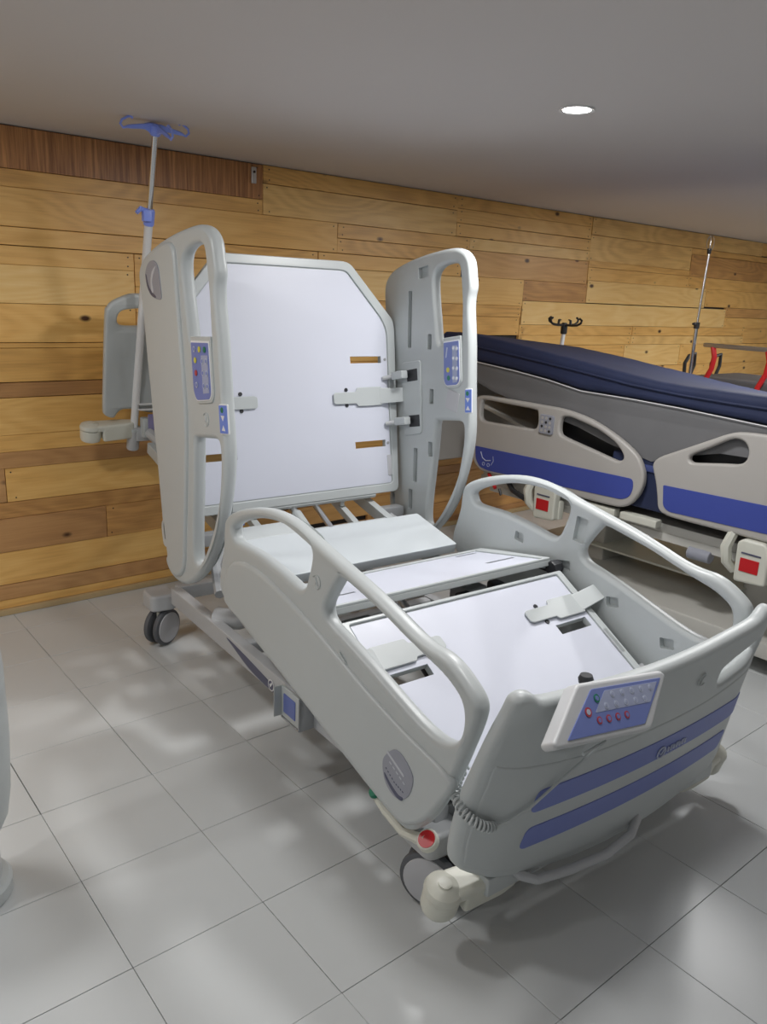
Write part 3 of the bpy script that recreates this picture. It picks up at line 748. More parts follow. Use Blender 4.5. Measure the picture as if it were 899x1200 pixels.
# lifting mechanism
m = MB()
for s in (1, -1):
    m.box((s*.22, .30, .30), (.03, .62, .05), 'grey_paint', bev=.005, axes=(X, Vector((0, .87, .40)).normalized(), X.cross(Vector((0, .87, .40)).normalized())))
    m.box((s*.22, -.40, .255), (.03, .45, .045), 'grey_paint', bev=.005, axes=(X, Vector((0, .96, .25)).normalized(), X.cross(Vector((0, .96, .25)).normalized())))
    m.box((s*.16, -.27, .45), (.028, .24, .035), 'grey_paint', bev=.005, axes=(X, Vector((0, .3, .95)).normalized(), X.cross(Vector((0, .3, .95)).normalized())))
m.tube([(.02, -.55, .27), (.05, -.1, .40)], .026, 'grey_paint', 12); m.tube([(.05, -.1, .40), (.06, .05, .45)], .014, 'alu', 10)
m.tube([(-.08, -.45, .28), (-.06, -.12, .45)], .024, 'dark', 12)
m.box((.18, -.24, .50), (.09, .10, .07), 'grey_paint', bev=.01); m.box((.30, -.25, .50), (.05, .05, .05), 'dark', bev=.01)
m.box((-.30, -.28, .48), (.10, .05, .08), 'grey_paint', bev=.006); m.box((-.20, -.30, .50), (.05, .04, .04), 'dark', bev=.01)
m.lathe([(.02, -.02), (.02, .02)], (.12, -.28, .51), X, 'dark', 12)
m.build('lifting_gear', parent=bed, label='grey struts and motors under the platform')
# ---------------------------------------------------------------- base frame
m = MB()
for s in (1, -1):
    m.box((s*.435, .0, .236), (.045, 1.72, .072), 'frame_grey', bev=.008)
m.box((0, .86, .245), (.86, .05, .06), 'frame_grey', bev=.008); m.box((0, -.82, .225), (.86, .05, .06), 'frame_grey', bev=.008)
m.box((0, .25, .24), (.86, .05, .05), 'frame_grey', bev=.008)
m.tube([(-.41, .50, .26), (-.36, .42, .27), (-.30, .36, .30)], [.045, .035, .03], 'frame_grey', 10)
base = m.build('base_frame', parent=bed)
# dark label on the near beam with ring mark
m = MB(); fx = -.458
m.plate(smooth([(.32, .262), (.2, .254), (.06, .240), (-.10, .220), (-.14, .206), (-.12, .204), (0, .206), (.14, .216), (.26, .245)], 3), [], (fx, 0, 0), Y, Z, .003, 'label_dark', .001, 1)
m.lathe([(.020, 0), (.020, .001)], (fx-.0015, -.02, .226), -X, 'white', 20); m.lathe([(.016, 0), (.016, .0016)], (fx-.0015, -.02, .226), -X, 'label_dark', 20)
m.plate(fillet([(-.012, .226), (-.018, .218), (-.032, .236), (-.027, .240), (-.018, .228), (-.014, .232)], .001, 2), [], (fx-.0035, 0, 0), Y, Z, .0015, 'white', .0004, 1)
for k in range(5): m.plate(rect(-.052-k*.013, .222-.003*k, .009, .009, .001), [], (fx-.002, 0, 0), Y, Z, .0015, 'white', .0004, 1)
m.build('printed_label', parent=base, label='dark grey tapering label with white ring mark')
def caster(x, y, yaw=0.0, hx=0.0):
    m = MB(); ax = Vector((math.cos(yaw), math.sin(yaw), 0)); ay = Vector((-ax.y, ax.x, 0)); c0 = Vector((x, y, .0785))
    for dx in (-.024, .024):
        m.lathe([(.050, -.013), (.066, -.014), (.0765, -.009), (.0785, 0), (.0765, .009), (.066, .014), (.050, .013)], c0+ax*dx, ax, 'rubber', 36)
        sg = ax*(-1 if dx < 0 else 1)
        m.lathe([(.0655, -.002), (.064, .002), (.04, .005), (.012, .004)], c0+ax*dx+sg*.0145, sg, 'wheel_grey', 32)
    m.box(c0+Z*.020+ay*.01, (.018, .07, .10), 'cream', bev=.006, axes=(ax, ay, Z))
    c = m.build('caster', parent=bed)
    m = MB(); s = -1 if x < 0 else 1
    m.plate(fillet([(-.052, -.055), (.060, -.060), (.062, .060), (.02, .080), (-.02, .080), (-.052, .055)], .030), [], (x+s*.008, y+.005, .196), X, Y, .070, 'frame_grey', .012, 3)
    m.build('caster_housing', parent=c)
    return c
c1 = caster(-.470, .935, -1.05); c2 = caster(.446, .935, -.2); c3 = caster(-.446, -.852, .50); c4 = caster(.446, -.852, .3)
# brake pedal levers
for s, c in ((-1, c3), (1, c4)):
    m = MB()
    m.tube([(s*.503, -.66, .222), (s*.505, -.72, .200), (s*.508, -.80, .190), (s*.51, -.86, .213), (s*.512, -.90, .232)], [.010, .011, .012, .015, .018], 'cream', 8)
    m.lathe([(.027, 0), (.027, .012), (.024, .016)], (s*.51, -.90, .228), Vector((s*.55, -.15, .80)), 'cream', 20)
    m.lathe([(.021, .016), (.021, .018)], (s*.51, -.90, .228), Vector((s*.55, -.15, .80)), 'red', 20)
    m.lathe([(.016, 0), (.014, .010)], (s*.506, -.675, .226), Vector((s*.55, 0, .8)), 'green', 14)
    m.tube([(s*.508, -.84, .20), (s*.46, -.86, .15)], .011, 'cream', 8)
    m.build('brake_pedal', parent=c, label='white pedal with round red button and green button')
# junction box hanging at the near side
m = MB()
m.box((-.506, -.230, .262), (.006, .105, .100), 'plastic', bev=.002)
m.box((-.467, -.284, .256), (.085, .005, .105), 'grey_paint', bev=.001)
m.box((-.467, -.230, .206), (.085, .105, .005), 'grey_paint', bev=.001)
m.box((-.520, -.178, .262), (.030, .004, .100), 'plastic', bev=.001)
m.plate(rect(-.230, .262, .070, .062, .003), [], (-.510, 0, 0), Y, Z, .003, 'blue', .001, 1)
m.box((-.45, -.23, .312), (.10, .10, .006), 'frame_grey')
jb = m.build('junction_box', parent=bed, label='small open box with blue label')
m = MB()
for k in range(3): m.tube([(-.455+.014*k, -.286, .285-.014*k), (-.458+.014*k, -.305, .277-.014*k), (-.450+.014*k, -.300, .262-.014*k), (-.450+.014*k, -.287, .262-.014*k)], .005, 'dark', 6)
m.build('cable', parent=jb)

# ---------------------------------------------------------------- footboard
FY0 = -1.082; FZ0 = .43
fe2 = Vector((0, -.155, .988)).normalized()      # leans towards the viewer at the top
def bow(q, k=.032, back=.042):
    s = abs(q.x)/.5
    dy = -k*(1-min(s, 1)**2)
    if abs(q.x) > .40: dy += back*((abs(q.x)-.40)/.13)**2*min(max((.74-q.z)/.30, .12), 1)
    return Vector((q.x, q.y+dy, q.z))
def fv(z): return (z-FZ0)/.988
def cutup(me, axis_x):
    b = bmesh.new(); b.from_mesh(me)
    for xx in axis_x:
        bmesh.ops.bisect_plane(b, geom=b.verts[:]+b.edges[:]+b.faces[:], plane_co=(xx, 0, 0), plane_no=(1, 0, 0), dist=1e-5)
    b.to_mesh(me); b.free()
XS = [-.52+i*.02 for i in range(53)]
def bentplate(mb, outline, holes, off, thick, mt, bevel, res=3, dense=True):
    me = plate_mesh(outline, holes, thick, bevel, res)
    cutup(me, XS)
    n = X.cross(fe2)                       # roughly -y up?  x cross e2
    def g(p): return bow(Vector((0, FY0, FZ0))+X*p.x+fe2*p.y-n*0+n*(p.z)+Vector((0, off, 0)))
    mb.mesh(me, mt, g)
half = [(0, .665), (.15, .668), (.28, .674), (.36, .676), (.42, .682), (.448, .70), (.470, .705), (.490, .694), (.498, .66), (.515, .58), (.525, .48), (.532, .36), (.530, .27), (.515, .235), (.485, .215), (.42, .190), (.30, .168), (.15, .150), (0, .145)]
oh = half+[(-x, z) for x, z in half[-2:0:-1]]
oh = [(x, fv(z)) for x, z in oh][::-1]
grip = [(.262, .555), (.275, .578), (.36, .595), (.455, .61), (.478, .60), (.482, .575), (.465, .555), (.36, .535), (.285, .528), (.266, .538)]
gr = [(x, fv(z)) for x, z in grip]; gl = [(-.262-(x-.262)*.55, z) for x, z in gr]
m = MB(); bentplate(m, smooth(oh, 3), [smooth(gr, 3), smooth(gl, 3)], .02, .042, 'plastic', .017, 4)
fboard = m.build('footboard', parent=bed, label='bowed footboard with two blue stripes', sharp=50)
def face_plate(pts, mt, name, label=None, extra=None, off=-.0035, rad=.02, smoothit=False):
    m = MB(); P = [(x, fv(z)) for x, z in pts]
    bentplate(m, fillet(P, rad, 5), [], off, .004, mt, .0015, 1)
    if extra: extra(m)
    return m.build(name, parent=fboard, label=label, sharp=50)
def logo(mb):
    q0 = lambda x, z, d=0: bow(Vector((x, FY0-.008-d, FZ0))+fe2*fv(z))
    pts = [q0(.058+math.cos(t)*.016, .392+math.sin(t)*.016) for t in [k*PI/8 for k in range(17)]]
    mb.tube(pts, .0022, 'button', 6)
    mb.tube([q0(.051, .392), q0(.057, .385), q0(.068, .402)], .002, 'button', 5)
    for k in range(7):
        mb.tube([q0(.086+k*.0125, .386), q0(.086+k*.0125, .400)], .0024, 'button', 5)
        mb.tube([q0(.086+k*.0125, .400 if k % 2 else .387), q0(.092+k*.0125, .400 if k % 2 else .387)], .0018, 'button', 5)
    for k in range(10): mb.tube([q0(.086+k*.0085, .377), q0(.090+k*.0085, .377)], .0014, 'button', 4)
face_plate([(-.375, .434), (.475, .434), (.462, .372), (-.385, .372)], 'stripe_blue', 'blue_stripe', 'upper blue stripe with a pale ring mark', logo)
face_plate([(-.380, .328), (.425, .328), (.405, .268), (-.392, .268)], 'stripe_blue', 'blue_stripe')
# recessed shelf line below the handles
m = MB(); P = [(.50, fv(.53)), (.46, fv(.522)), (.25, fv(.495)), (0, fv(.49)), (-.25, fv(.495)), (-.46, fv(.522)), (-.50, fv(.53)), (-.505, fv(.48)), (-.515, fv(.36)), (-.515, fv(.28)), (-.49, fv(.235)), (-.3, fv(.190)), (0, fv(.165)), (.3, fv(.190)), (.49, fv(.235)), (.515, fv(.28)), (.515, fv(.36)), (.505, fv(.48))]
bentplate(m, smooth(P, 3), [], .004, .014, 'plastic', .0068, 3)
m.build('front_shell', parent=fboard, sharp=50)
m = MB(); q0 = lambda x, z: bow(Vector((x, FY0-.004, FZ0))+fe2*fv(z))
m.tube([q0(.155+math.cos(t)*.017, .578+math.sin(t)*.017) for t in [k*PI/8 for k in range(3, 15)]], .0016, 'plastic', 5)
m.tube([q0(.163, .590), q0(.153, .578), q0(.150, .566)], .002, 'plastic', 5)
m.build('embossed_mark', parent=fboard)
# black knob behind the board
m = MB(); m.lathe([(.016, 0), (.018, .01), (.014, .02)], (-.225, -1.075, .645), Z, 'dark', 14); m.build('socket', parent=fboard)
# control unit hooked over the footboard
cu_o = Vector((-.235, -1.160, .655)); cy_ = Vector((0, .30, -.954)).normalized()   # runs down the face
ce1 = Vector((.985, 0, -.17)).normalized()*1; ce1 = X.copy()
cn = ce1.cross(-cy_)
m = MB()
def cpt(P): return P
body = fillet([(-.175, .075), (.165, .082), (.185, .070), (.085, -.075), (.06, -.088), (-.21, -.070), (-.222, -.055)], [.03, .02, .01, .03, .03, .012, .01], 5)
_ro, _ti = math.radians(9), math.radians(35)
cX = Vector((math.cos(_ro), 0, -math.sin(_ro))); cC = Vector((-.272, -1.172, .652)); cup = Vector((math.sin(_ro)*math.cos(_ti), math.sin(_ti), math.cos(_ro)*math.cos(_ti))); cnn = cX.cross(cup)   # points to viewer and up
skew = lambda P: P
R3 = Matrix.Rotation(math.radians(0), 4, 'Y')
cb = [(-.095, .050), (.205, .050), (.218, .038), (.112, -.066), (.095, -.072), (-.205, -.068), (-.212, -.055)]
cb = fillet(cb[::-1], .014, 5)
m.plate(cb, [], cC-cnn*.004, cX, cup, .040, 'unit_white', .008, 3)
m.box(cC-cnn*.030+cup*.035+cX*.03, (.20, .03, .05), 'plastic', bev=.01, axes=(cX, cup, cnn))
cun = m.build('control_unit', parent=fboard, label='white control unit with blue keypad hooked over the footboard')
m = MB()
m.plate(fillet([(-.060, .034), (.190, .034), (.085, -.056), (-.172, -.056)][::-1], .006), [], cC+cnn*.017, cX, cup, .003, 'membrane', .0008, 1)
m.plate(fillet([(-.020, .027), (.170, .027), (.125, -.014), (-.068, -.014)][::-1], .004), [], cC+cnn*.0188, cX, cup, .001, 'membrane_light', .0003, 1)
def cd_(x, v, rr, mt_, ring=None):
    m.lathe([(rr, 0), (rr, .0012)], cC+cnn*.019+cX*x+cup*v, cnn, mt_, 14)
    if ring: m.lathe([(rr*.6, 0), (rr*.6, .002)], cC+cnn*.019+cX*x+cup*v, cnn, ring, 12)
for k in range(5): cd_(.002+k*.034, .017, .007, 'button', 'membrane_light')
for k in range(5): cd_(-.028+k*.034, -.004, .007, 'button', 'membrane_light')
for k in range(4): cd_(-.062+k*.031, -.030, .008, 'red_mark', 'membrane')
cd_(-.052, .014, .009, 'green', 'membrane'); cd_(-.090, -.010, .010, 'red_mark', 'button')
m.build('keypad', parent=fboard, label='blue keypad with pale, red and green keys')
m = bpy.data.objects.get('keypad')
# coiled cable from control unit round the board
m = MB()
q1 = lambda x, z, o=-.012: bow(Vector((x, FY0+o, FZ0))+fe2*fv(z))
strt = [cC-cup*.075+X*(-.10)-cnn*.006, q1(-.22, .53, -.02), q1(-.32, .455), q1(-.40, .40), q1(-.45, .375), q1(-.478, .368)]
m.tube(smooth([tuple(p) for p in strt], 5)[:26] if False else strt, .0032, 'plastic', 8)
A = Vector(strt[-1]); path = [A, Vector((-.505, -1.085, .375)), Vector((-.545, -1.065, .395)), Vector((-.560, -1.02, .415)), Vector((-.52, -.97, .425)), Vector((-.44, -.93, .42))]
def bez(P, t):
    P = [Vector(p) for p in P]
    while len(P) > 1: P = [P[i].lerp(P[i+1], t) for i in range(len(P)-1)]
    return P[0]
coil = []; turns = 20; ns = turns*10
for i in range(ns+1):
    t = i/ns; c = bez(path, t); d = (bez(path, min(t+.01, 1))-bez(path, max(t-.01, 0))).normalized()
    a = d.cross(Z).normalized(); b = d.cross(a); ph = t*turns*2*PI
    coil.append(c+a*math.cos(ph)*.010+b*math.sin(ph)*.010)
m.tube(coil, .0034, 'plastic', 6)
m.build('coiled_cable', parent=fboard, label='pale cable ending in a coil')
# crossbar, carrying bumpers, and curved step bar below
m = MB()
m.box((0, -1.03, .170), (.90, .035, .05), 'steel_paint', bev=.006)
for k in range(7): m.box((-.27+.016*k, -1.0495, .168+(k % 2)*.004), (.010, .003, .016), 'dark')
m.box((-.31, -1.0495, .168), (.05, .003, .024), 'grey_paint')
m.build('foot_crossbar', parent=bed)
m = MB()
pts = [(-.37, -1.04, .190), (-.36, -1.06, .178), (-.33, -1.085, .170), (-.24, -1.10, .165), (-.11, -1.11, .160), (0, -1.10, .165), (.05, -1.08, .180), (.065, -1.05, .195), (.045, -1.03, .20)]
m.tube(pts, .012, 'frame_grey', 10)
m.build('lower_handle_bar', parent=bed, label='curved bar below the footboard')
def bumper(s, c, up, name='corner_bumper'):
    """c: roller centre; arm runs towards the bed middle"""
    c = Vector((c[0]*s, c[1], c[2])); up = Vector(up).normalized()
    m = MB()
    m.lathe([(.034, -.040), (.043, -.032), (.044, 0), (.043, .010), (.040, .014)], c, up, 'cream', 28)
    m.build(name, parent=bed, label='cream corner bumper with roller')
    o = bpy.data.objects[-1] if False else None
    return c
def full_bumper(s, c, up, inner, hh):
    c = Vector((c[0]*s, c[1], c[2])); up = Vector(up).normalized(); inner = Vector((inner[0]*s, inner[1], inner[2]))
    m = MB()
    m.lathe([(.030, -.044), (.040, -.040), (.044, -.030), (.045, .004), (.042, .010)], c, up, 'cream', 28)
    m.lathe([(.0415, .011), (.0415, .013)], c, up, 'dark', 28)
    m.lathe([(.046, .014), (.047, .022), (.043, .032), (.030, .038), (.016, .040), (.016, .043), (.004, .044)], c, up, 'cream', 28)
    d = inner-c; L0 = d.length; dx = d.normalized(); dy = up.cross(dx).normalized()
    for t_, w_, o_, th in ((.5, .5, .020, .028), (.62, .42, -.008, .066)):
        m.plate(fillet([(.015 if th < .05 else .045, -.040), (L0*.75, -.034), (L0, -.022), (L0, .022), (L0*.75, .034), (.015 if th < .05 else .045, .040)], .012), [], c+up*o_, dx, dy, th, 'cream', .009, 3)
    return m.build('corner_bumper', parent=bed, label='cream corner bumper with roller')
tup = Vector((0, -.24, .97))
for s in (-1, 1):
    full_bumper(s, (.535, -.985, .150), tup, (.33, -1.015, .160), 0)
# ---------------------------------------------------------------- head end: headboard, crossbar, bumpers, socket
he2 = Vector((0, -.235, .972)).normalized(); HP = Vector((0, 1.418, .90))
def hbend(q):
    s = abs(q.x)/.5
    return Vector((q.x, q.y+.03*(1-min(s, 1.1)**2), q.z))
hw = [(0, .50), (.2, .525), (.33, .545), (.40, .548), (.44, .542), (.50, .515), (.525, .488), (.533, .45), (.533, .20), (.532, .045), (.525, .015), (.50, 0), (.480, 0), (.465, .022), (.44, .035), (.38, .03), (.32, .012), (.2, 0), (0, 0)]
ho = (hw+[(-x, z) for x, z in hw[-2:0:-1]])[::-1]
hg = [(.30, .43), (.33, .415), (.44, .410), (.475, .420), (.482, .440), (.472, .468), (.44, .482), (.35, .488), (.305, .47)]
me = plate_mesh(smooth(ho, 3), [smooth(hg, 3), smooth([(-x, z) for x, z in hg], 3)], .034, .013, 3)
m = MB(); nn = X.cross(he2)
m.mesh(me, 'plastic', lambda p: hbend(HP+X*p.x+he2*p.y+nn*p.z))
m.build('headboard', parent=bed, label='pale grey headboard with hand grips')
m = MB()
m.box((0, 1.415, .815), (.78, .05, .06), 'frame_grey', bev=.006)
m.box((-.30, 1.38, .85), (.14, .05, .09), 'plastic', bev=.006); m.plate(rect(-.335, .87, .03, .085, .002), [], (0, 1.352, 0), X, Z, .003, 'mauve', .001, 1)
m.box((-.33, 1.35, .935), (.12, .03, .004), 'white'); m.box((-.33, 1.35, .96), (.12, .02, .004), 'white')
m.tube([(-.345, 1.36, .83), (-.30, 1.22, .76)], .022, 'frame_grey', 8)
m.build('head_crossbar', parent=bed)
for s in (-1, 1):
    full_bumper(s, (.580, 1.432, .838), Vector((0, -.24, .97)), (.395, 1.42, .845), 0)
    m = MB(); pd = Vector((0, -.285, .958)).normalized(); c = Vector((s*.393, 1.418, .845))
    m.lathe([(.026, -.105), (.028, -.10), (.028, .004), (.024, .006)], c, pd, 'frame_grey', 24); m.lathe([(.030, -.01), (.030, .002)], c, pd, 'steel_paint', 24)
    m.build('pole_socket', parent=bed)

# ---------------------------------------------------------------- IV pole in the near head socket
def loc_world(p):
    c, s = math.cos(PSI), math.sin(PSI); return Vector((bx_+c*p[0]-s*p[1], by_+s*p[0]+c*p[1], p[2]))
pb = Vector((-.393, 1.418, .845))
iv = thing('iv_pole', 'IV pole with chrome top and blue four-armed hook, standing in the near bed\'s head corner', 'IV pole', loc_world(pb), PSI)
pd = Vector((0, -.322, 1.0)).normalized()
P = lambda h: pd*h
hcl = .93; htop = 1.255
m = MB(); m.tube([P(-.05), P(hcl)], .0165, 'white', 20); m.build('lower_tube', parent=iv)
m = MB(); m.tube([P(hcl-.02), P(htop)], .0115, 'chrome', 20); m.build('upper_tube', parent=iv, label='chrome telescoping tube')
m = MB(); m.lathe([(.018, -.035), (.021, -.03), (.021, .02), (.018, .028)], P(hcl), pd, 'hook_blue', 20)
m.box(P(hcl)+Vector((-.015, -.015, .0)), (.035, .03, .045), 'hook_blue', bev=.006); m.tube([P(hcl)+Vector((-.01, -.01, .015)), P(hcl)+Vector((-.04, -.02, .025)), P(hcl)+Vector((-.058, -.025, .008))], [.012, .010, .008], 'hook_blue', 8)
m.build('height_clamp', parent=iv, label='blue height clamp with lever')
m = MB(); q = P(htop)
m.lathe([(.016, -.03), (.019, -.026), (.020, .004), (.014, .012)], q, pd, 'hook_blue', 20)
for k in range(4):
    an = k*PI/2+.10; d = Vector((math.cos(an), math.sin(an), 0)); d = (d-pd*d.dot(pd)).normalized(); sd = pd.cross(d)
    Ln = .094
    m.plate(smooth([(0, .010), (.03, .008), (Ln, -.004), (Ln+.01, -.014), (Ln-.01, -.016), (.03, -.012), (0, -.026)][::-1], 3), [], q+d*.012, d, pd, .009, 'hook_blue', .003, 2)
    c = q+d*(Ln+.018); pts = []
    for t in range(12):
        a = math.radians(-200+t*26); pts.append(c+d*(.006+math.cos(a)*.018)+pd*(math.sin(a)*.017-.004))
    pts = [q+d*(Ln+.016)+pd*-.012, q+d*(Ln+.032)-pd*.016, q+d*(Ln+.043)-pd*.004, q+d*(Ln+.038)+pd*.010, q+d*(Ln+.018)+pd*.022, q+d*(Ln+.006)+pd*.026, q+d*(Ln-.002)+pd*.020]
    m.tube(pts, .0045, 'hook_blue', 8)
m.build('hook_head', parent=iv, label='blue four-armed hook')

# ================================================================ BED 2 (right, level)
B2X = 3.1; B2C = B2X+.53; B2Y = 2.0
bed2 = thing('hospital_bed', 'grey hospital bed with royal blue stripes on its rails, under a navy mattress', 'bed', (B2C, B2Y, 0), 0)
ax2 = B2X-B2C
def L2(P): return [(y-B2Y, z) for y, z in P]
R2 = [(2.992,.80),(2.997,.90),(2.990,.945),(2.96,.970),(2.90,.978),(2.724,.979),(2.489,.978),(2.379,.974),(2.223,.947),(2.071,.889),(1.97,.831),(1.930,.78),(1.915,.735),(1.916,.69),(1.935,.64),(1.968,.598),(2.005,.576),(2.06,.568),(2.223,.566),(2.561,.567),(2.87,.568),(2.930,.582),(2.968,.615),(2.986,.67)]
H21 = [(2.944,.92),(2.935,.948),(2.905,.956),(2.721,.953),(2.575,.951),(2.555,.942),(2.548,.91),(2.548,.88),(2.562,.856),(2.60,.851),(2.709,.848),(2.88,.842),(2.93,.848),(2.944,.875)]
H22 = [(2.409,.91),(2.400,.935),(2.37,.944),(2.324,.940),(2.194,.911),(2.092,.868),(2.042,.823),(2.036,.797),(2.060,.784),(2.10,.789),(2.222,.813),(2.375,.843),(2.404,.86),(2.410,.885)]
R2F = [(1.868,.760),(1.880,.800),(1.855,.836),(1.78,.876),(1.651,.942),(1.56,.988),(1.496,1.004),(1.35,1.010),(1.10,1.008),(1.04,.99),(1.01,.94),(1.0,.84),(1.005,.68),(1.03,.62),(1.08,.592),(1.20,.586),(1.45,.586),(1.72,.586),(1.79,.592),(1.825,.612),(1.838,.66),(1.852,.715)]
H2F = [(1.712,.856),(1.700,.878),(1.63,.918),(1.557,.962),(1.52,.973),(1.487,.964),(1.468,.935),(1.470,.897),(1.497,.874),(1.56,.864),(1.67,.846),(1.70,.844)]
r2a = None
for nm, P_, HO, ST, lab in (('h', R2, [H21, H22], [(2.955,.700),(1.965,.718),(1.958,.672),(1.972,.632),(2.01,.612),(2.85,.582),(2.915,.592),(2.948,.632)], 'long head side rail with blue stripe and grey hand controls'),
                        ('f', R2F, [H2F], [(1.812,.722),(1.06,.742),(1.05,.66),(1.08,.628),(1.772,.611),(1.800,.630)], 'foot side rail with sloping handhold and blue stripe')):
    m = MB(); m.plate(smooth(L2(P_), 3), [smooth(L2(h), 3) for h in HO], (ax2+.018, 0, 0), Y, Z, .036, 'bed2_plastic', .012, 3)
    o = m.build('side_rail', parent=bed2, label=lab)
    m2 = MB(); m2.plate(fillet(L2(ST), [.006]+[.02]*(len(ST)-1), 4), [], (ax2-.001, 0, 0), Y, Z, .004, 'bed2_blue', .0012, 1)
    if nm == 'h':
        m2.tube([(ax2-.0035, y-B2Y, z) for y, z in ((2.91, .675), (2.895, .645), (2.87, .633), (2.835, .640))], .003, 'button', 5)
        for yy in (2.885, 2.85): m2.tube([(ax2-.0035, yy-B2Y+.009*math.cos(t), .613+.009*math.sin(t)) for t in [k*PI/4 for k in range(9)]], .0016, 'button', 5)
        m2.tube([(ax2-.0035, y-B2Y, z) for y, z in ((2.83, .615), (2.815, .640), (2.82, .665))], .0016, 'button', 5)
    m2.build('blue_stripe', parent=o)
    p = mirror_part(o, 'side_rail', bed2)
    if nm == 'h':
        m2 = MB(); m2.plate(rect(.482, .888, .085, .095, .012, 0), [], (ax2-.003, 0, 0), Y, Z, .014, 'label_grey', .003, 2)
        for a in range(3):
            for b in range(4): disc(m2, ax2-.0095, .482+(a-1)*.024, .888+(b-1.5)*.021, .007, .002, 'bed2_plastic' if (a+b) % 3 else 'black_plastic', 10)
        m2.build('hand_control', parent=o, label='grey hand control with small round buttons')
# base, frame, release mechanisms
m = MB()
m.box((0, -.05, .50), (.9, 2.05, .06), 'bed2_frame', bev=.006)
m.box((0, .75, .53), (.92, .40, .05), 'bed2_frame', bev=.006)
for s in (-1, 1):
    m.box((s*.43, -.10, .47), (.05, 2.0, .04), 'bed2_frame', bev=.006)
for y in (-.08, .14): m.box((ax2+.03, y, .535), (.05, .19, .035), 'cream', bev=.006)
m.tube([(ax2+.06, .78, .56), (ax2+.04, .70, .50), (ax2+.05, .62, .47)], .014, 'black_plastic', 8)
m.build('mattress_frame', parent=bed2)
m = MB()
m.box((0, -.10, .115), (.94, 1.95, .075), 'bed2_frame', bev=.012)
for y in (-.55, .45): m.box((0, y, .31), (.30, .24, .36), 'bed2_frame', bev=.015)
m.box((.05, 0.0, .24), (.5, .9, .012), 'cream', bev=.003)
m.lathe([(.020, -.055), (.028, -.05), (.028, .05), (.020, .055)], (-.45, -.36, .435), Y, 'label_grey', 14)
m.build('base_frame', parent=bed2)
for sx in (-1, 1):
    for y in (-.85, .75):
        m = MB()
        for dx in (-.02, .02):
            m.lathe([(.02, -.012), (.055, -.013), (.066, 0), (.055, .013), (.02, .012)], (sx*.42+dx, y, .067), X, 'rubber', 28)
        m.box((sx*.42, y, .10), (.012, .05, .09), 'bed2_frame', bev=.004)
        m.build('caster', parent=bed2)
for y0, y1, zt in ((2.375, 2.515, .588), (1.31, 1.44, .580)):
    yc = (y0+y1)/2-B2Y; m = MB()
    m.plate(fillet([(-.072, -.085), (.06, -.095), (.066, .07), (.045, .088), (-.045, .088), (-.072, .06)], .016), [], (ax2+.005, yc, zt-.085), Y, Z, .05, 'cream', .010, 3)
    m.plate(rect(.002, -.028, .078, .056, .002), [], (ax2-.021, yc, zt-.085+.012), Y, Z, .003, 'red', .0008, 1)
    m.box((ax2-.021, yc, zt-.052), (.004, .08, .006), 'label_dark')
    m.tube([(ax2+.02, yc+.105, zt+.01), (ax2-.005, yc+.115, zt-.05), (ax2-.002, yc+.105, zt-.11), (ax2+.02, yc+.08, zt-.15)], [.022, .024, .022, .016], 'cream', 8)
    m.box((ax2+.035, yc-.03, zt-.12), (.04, .10, .10), 'cream', bev=.01)
    m.build('rail_release', parent=bed2, label='cream release housing with red plate')
m = MB(); m.tube([(ax2+.02, .86, .56), (ax2-.01, .78, .50)], .010, 'red', 8); m.tube([(ax2, .76, .50), (ax2-.005, .74, .47)], .007, 'black_plastic', 8)
m.build('release_lever', parent=bed2)
m = MB(); m.tube([(ax2+.03, .30, .54), (ax2-.005, .27, .47), (ax2, .22, .41)], .009, 'black_plastic', 8)
m.build('release_lever', parent=bed2, label='black lever')
# white inner backrest panel seen through the first handhold, dark under-panel
m = MB(); e_b = Vector((0, .97, .24)).normalized()
m.plate(fillet([(-.42, 0), (.42, 0), (.42, .55), (-.42, .55)], .02), [], (0, .62, .80), X, e_b, .02, 'bed2_frame', .004, 1)
m.build('backrest_panel', parent=bed2)
m = MB(); m.plate(fillet([(-.50, .55), (.50, .55), (.50, 1.02), (.40, 1.10), (-.40, 1.10), (-.50, 1.02)], .03), [], (0, 1.30, 0), X, Z, .035, 'bed2_plastic', .010, 2); m.build('headboard', parent=bed2)
m = MB(); m.plate(fillet([(-.50, .40), (.50, .40), (.50, .90), (.40, .98), (-.40, .98), (-.50, .90)], .03), [], (0, -1.16, 0), X, Z, .035, 'bed2_plastic', .010, 2); m.build('footboard', parent=bed2)
# mattress: profile along y extruded over the width
mt_top = [(1.30,1.262),(1.285,1.290),(1.094,1.289),(.801,1.262),(.518,1.226),(.367,1.211),(.166,1.184),(-.10,1.156),(-.337,1.152),(-.60,1.152),(-1.05,1.15),(-1.10,1.14)]
mt_bot = [(-1.10,1.02),(-.60,1.04),(-.214,1.062),(.039,1.071),(.325,1.075),(.532,1.106),(.759,1.129),(1.051,1.151),(1.25,1.168),(1.30,1.19)]
mattress = thing('mattress', 'navy mattress with grey underside, head end tipped up, on the blue-striped bed', 'mattress', (B2C, B2Y, 0), 0)
def loft(mb, secs, mt, xs, fall):
    """secs: closed profile (y,z); extruded across x with rounded sides"""
    t = bmesh.new(); n = len(secs); cy = sum(p[0] for p in secs)/n; cz = sum(p[1] for p in secs)/n
    R_ = [[t.verts.new((x, p[0], p[1]-(p[1]-cz_loc(p))*s_-fall*max(0, x+.42))) for p in secs] for x, s_ in xs]
    for i in range(len(R_)-1):
        for k in range(n): t.faces.new((R_[i][k], R_[i][(k+1) % n], R_[i+1][(k+1) % n], R_[i+1][k]))
    t.faces.new(R_[0][::-1]); t.faces.new(R_[-1]); bmesh.ops.recalc_face_normals(t, faces=t.faces[:]); mb._add(t, mt)
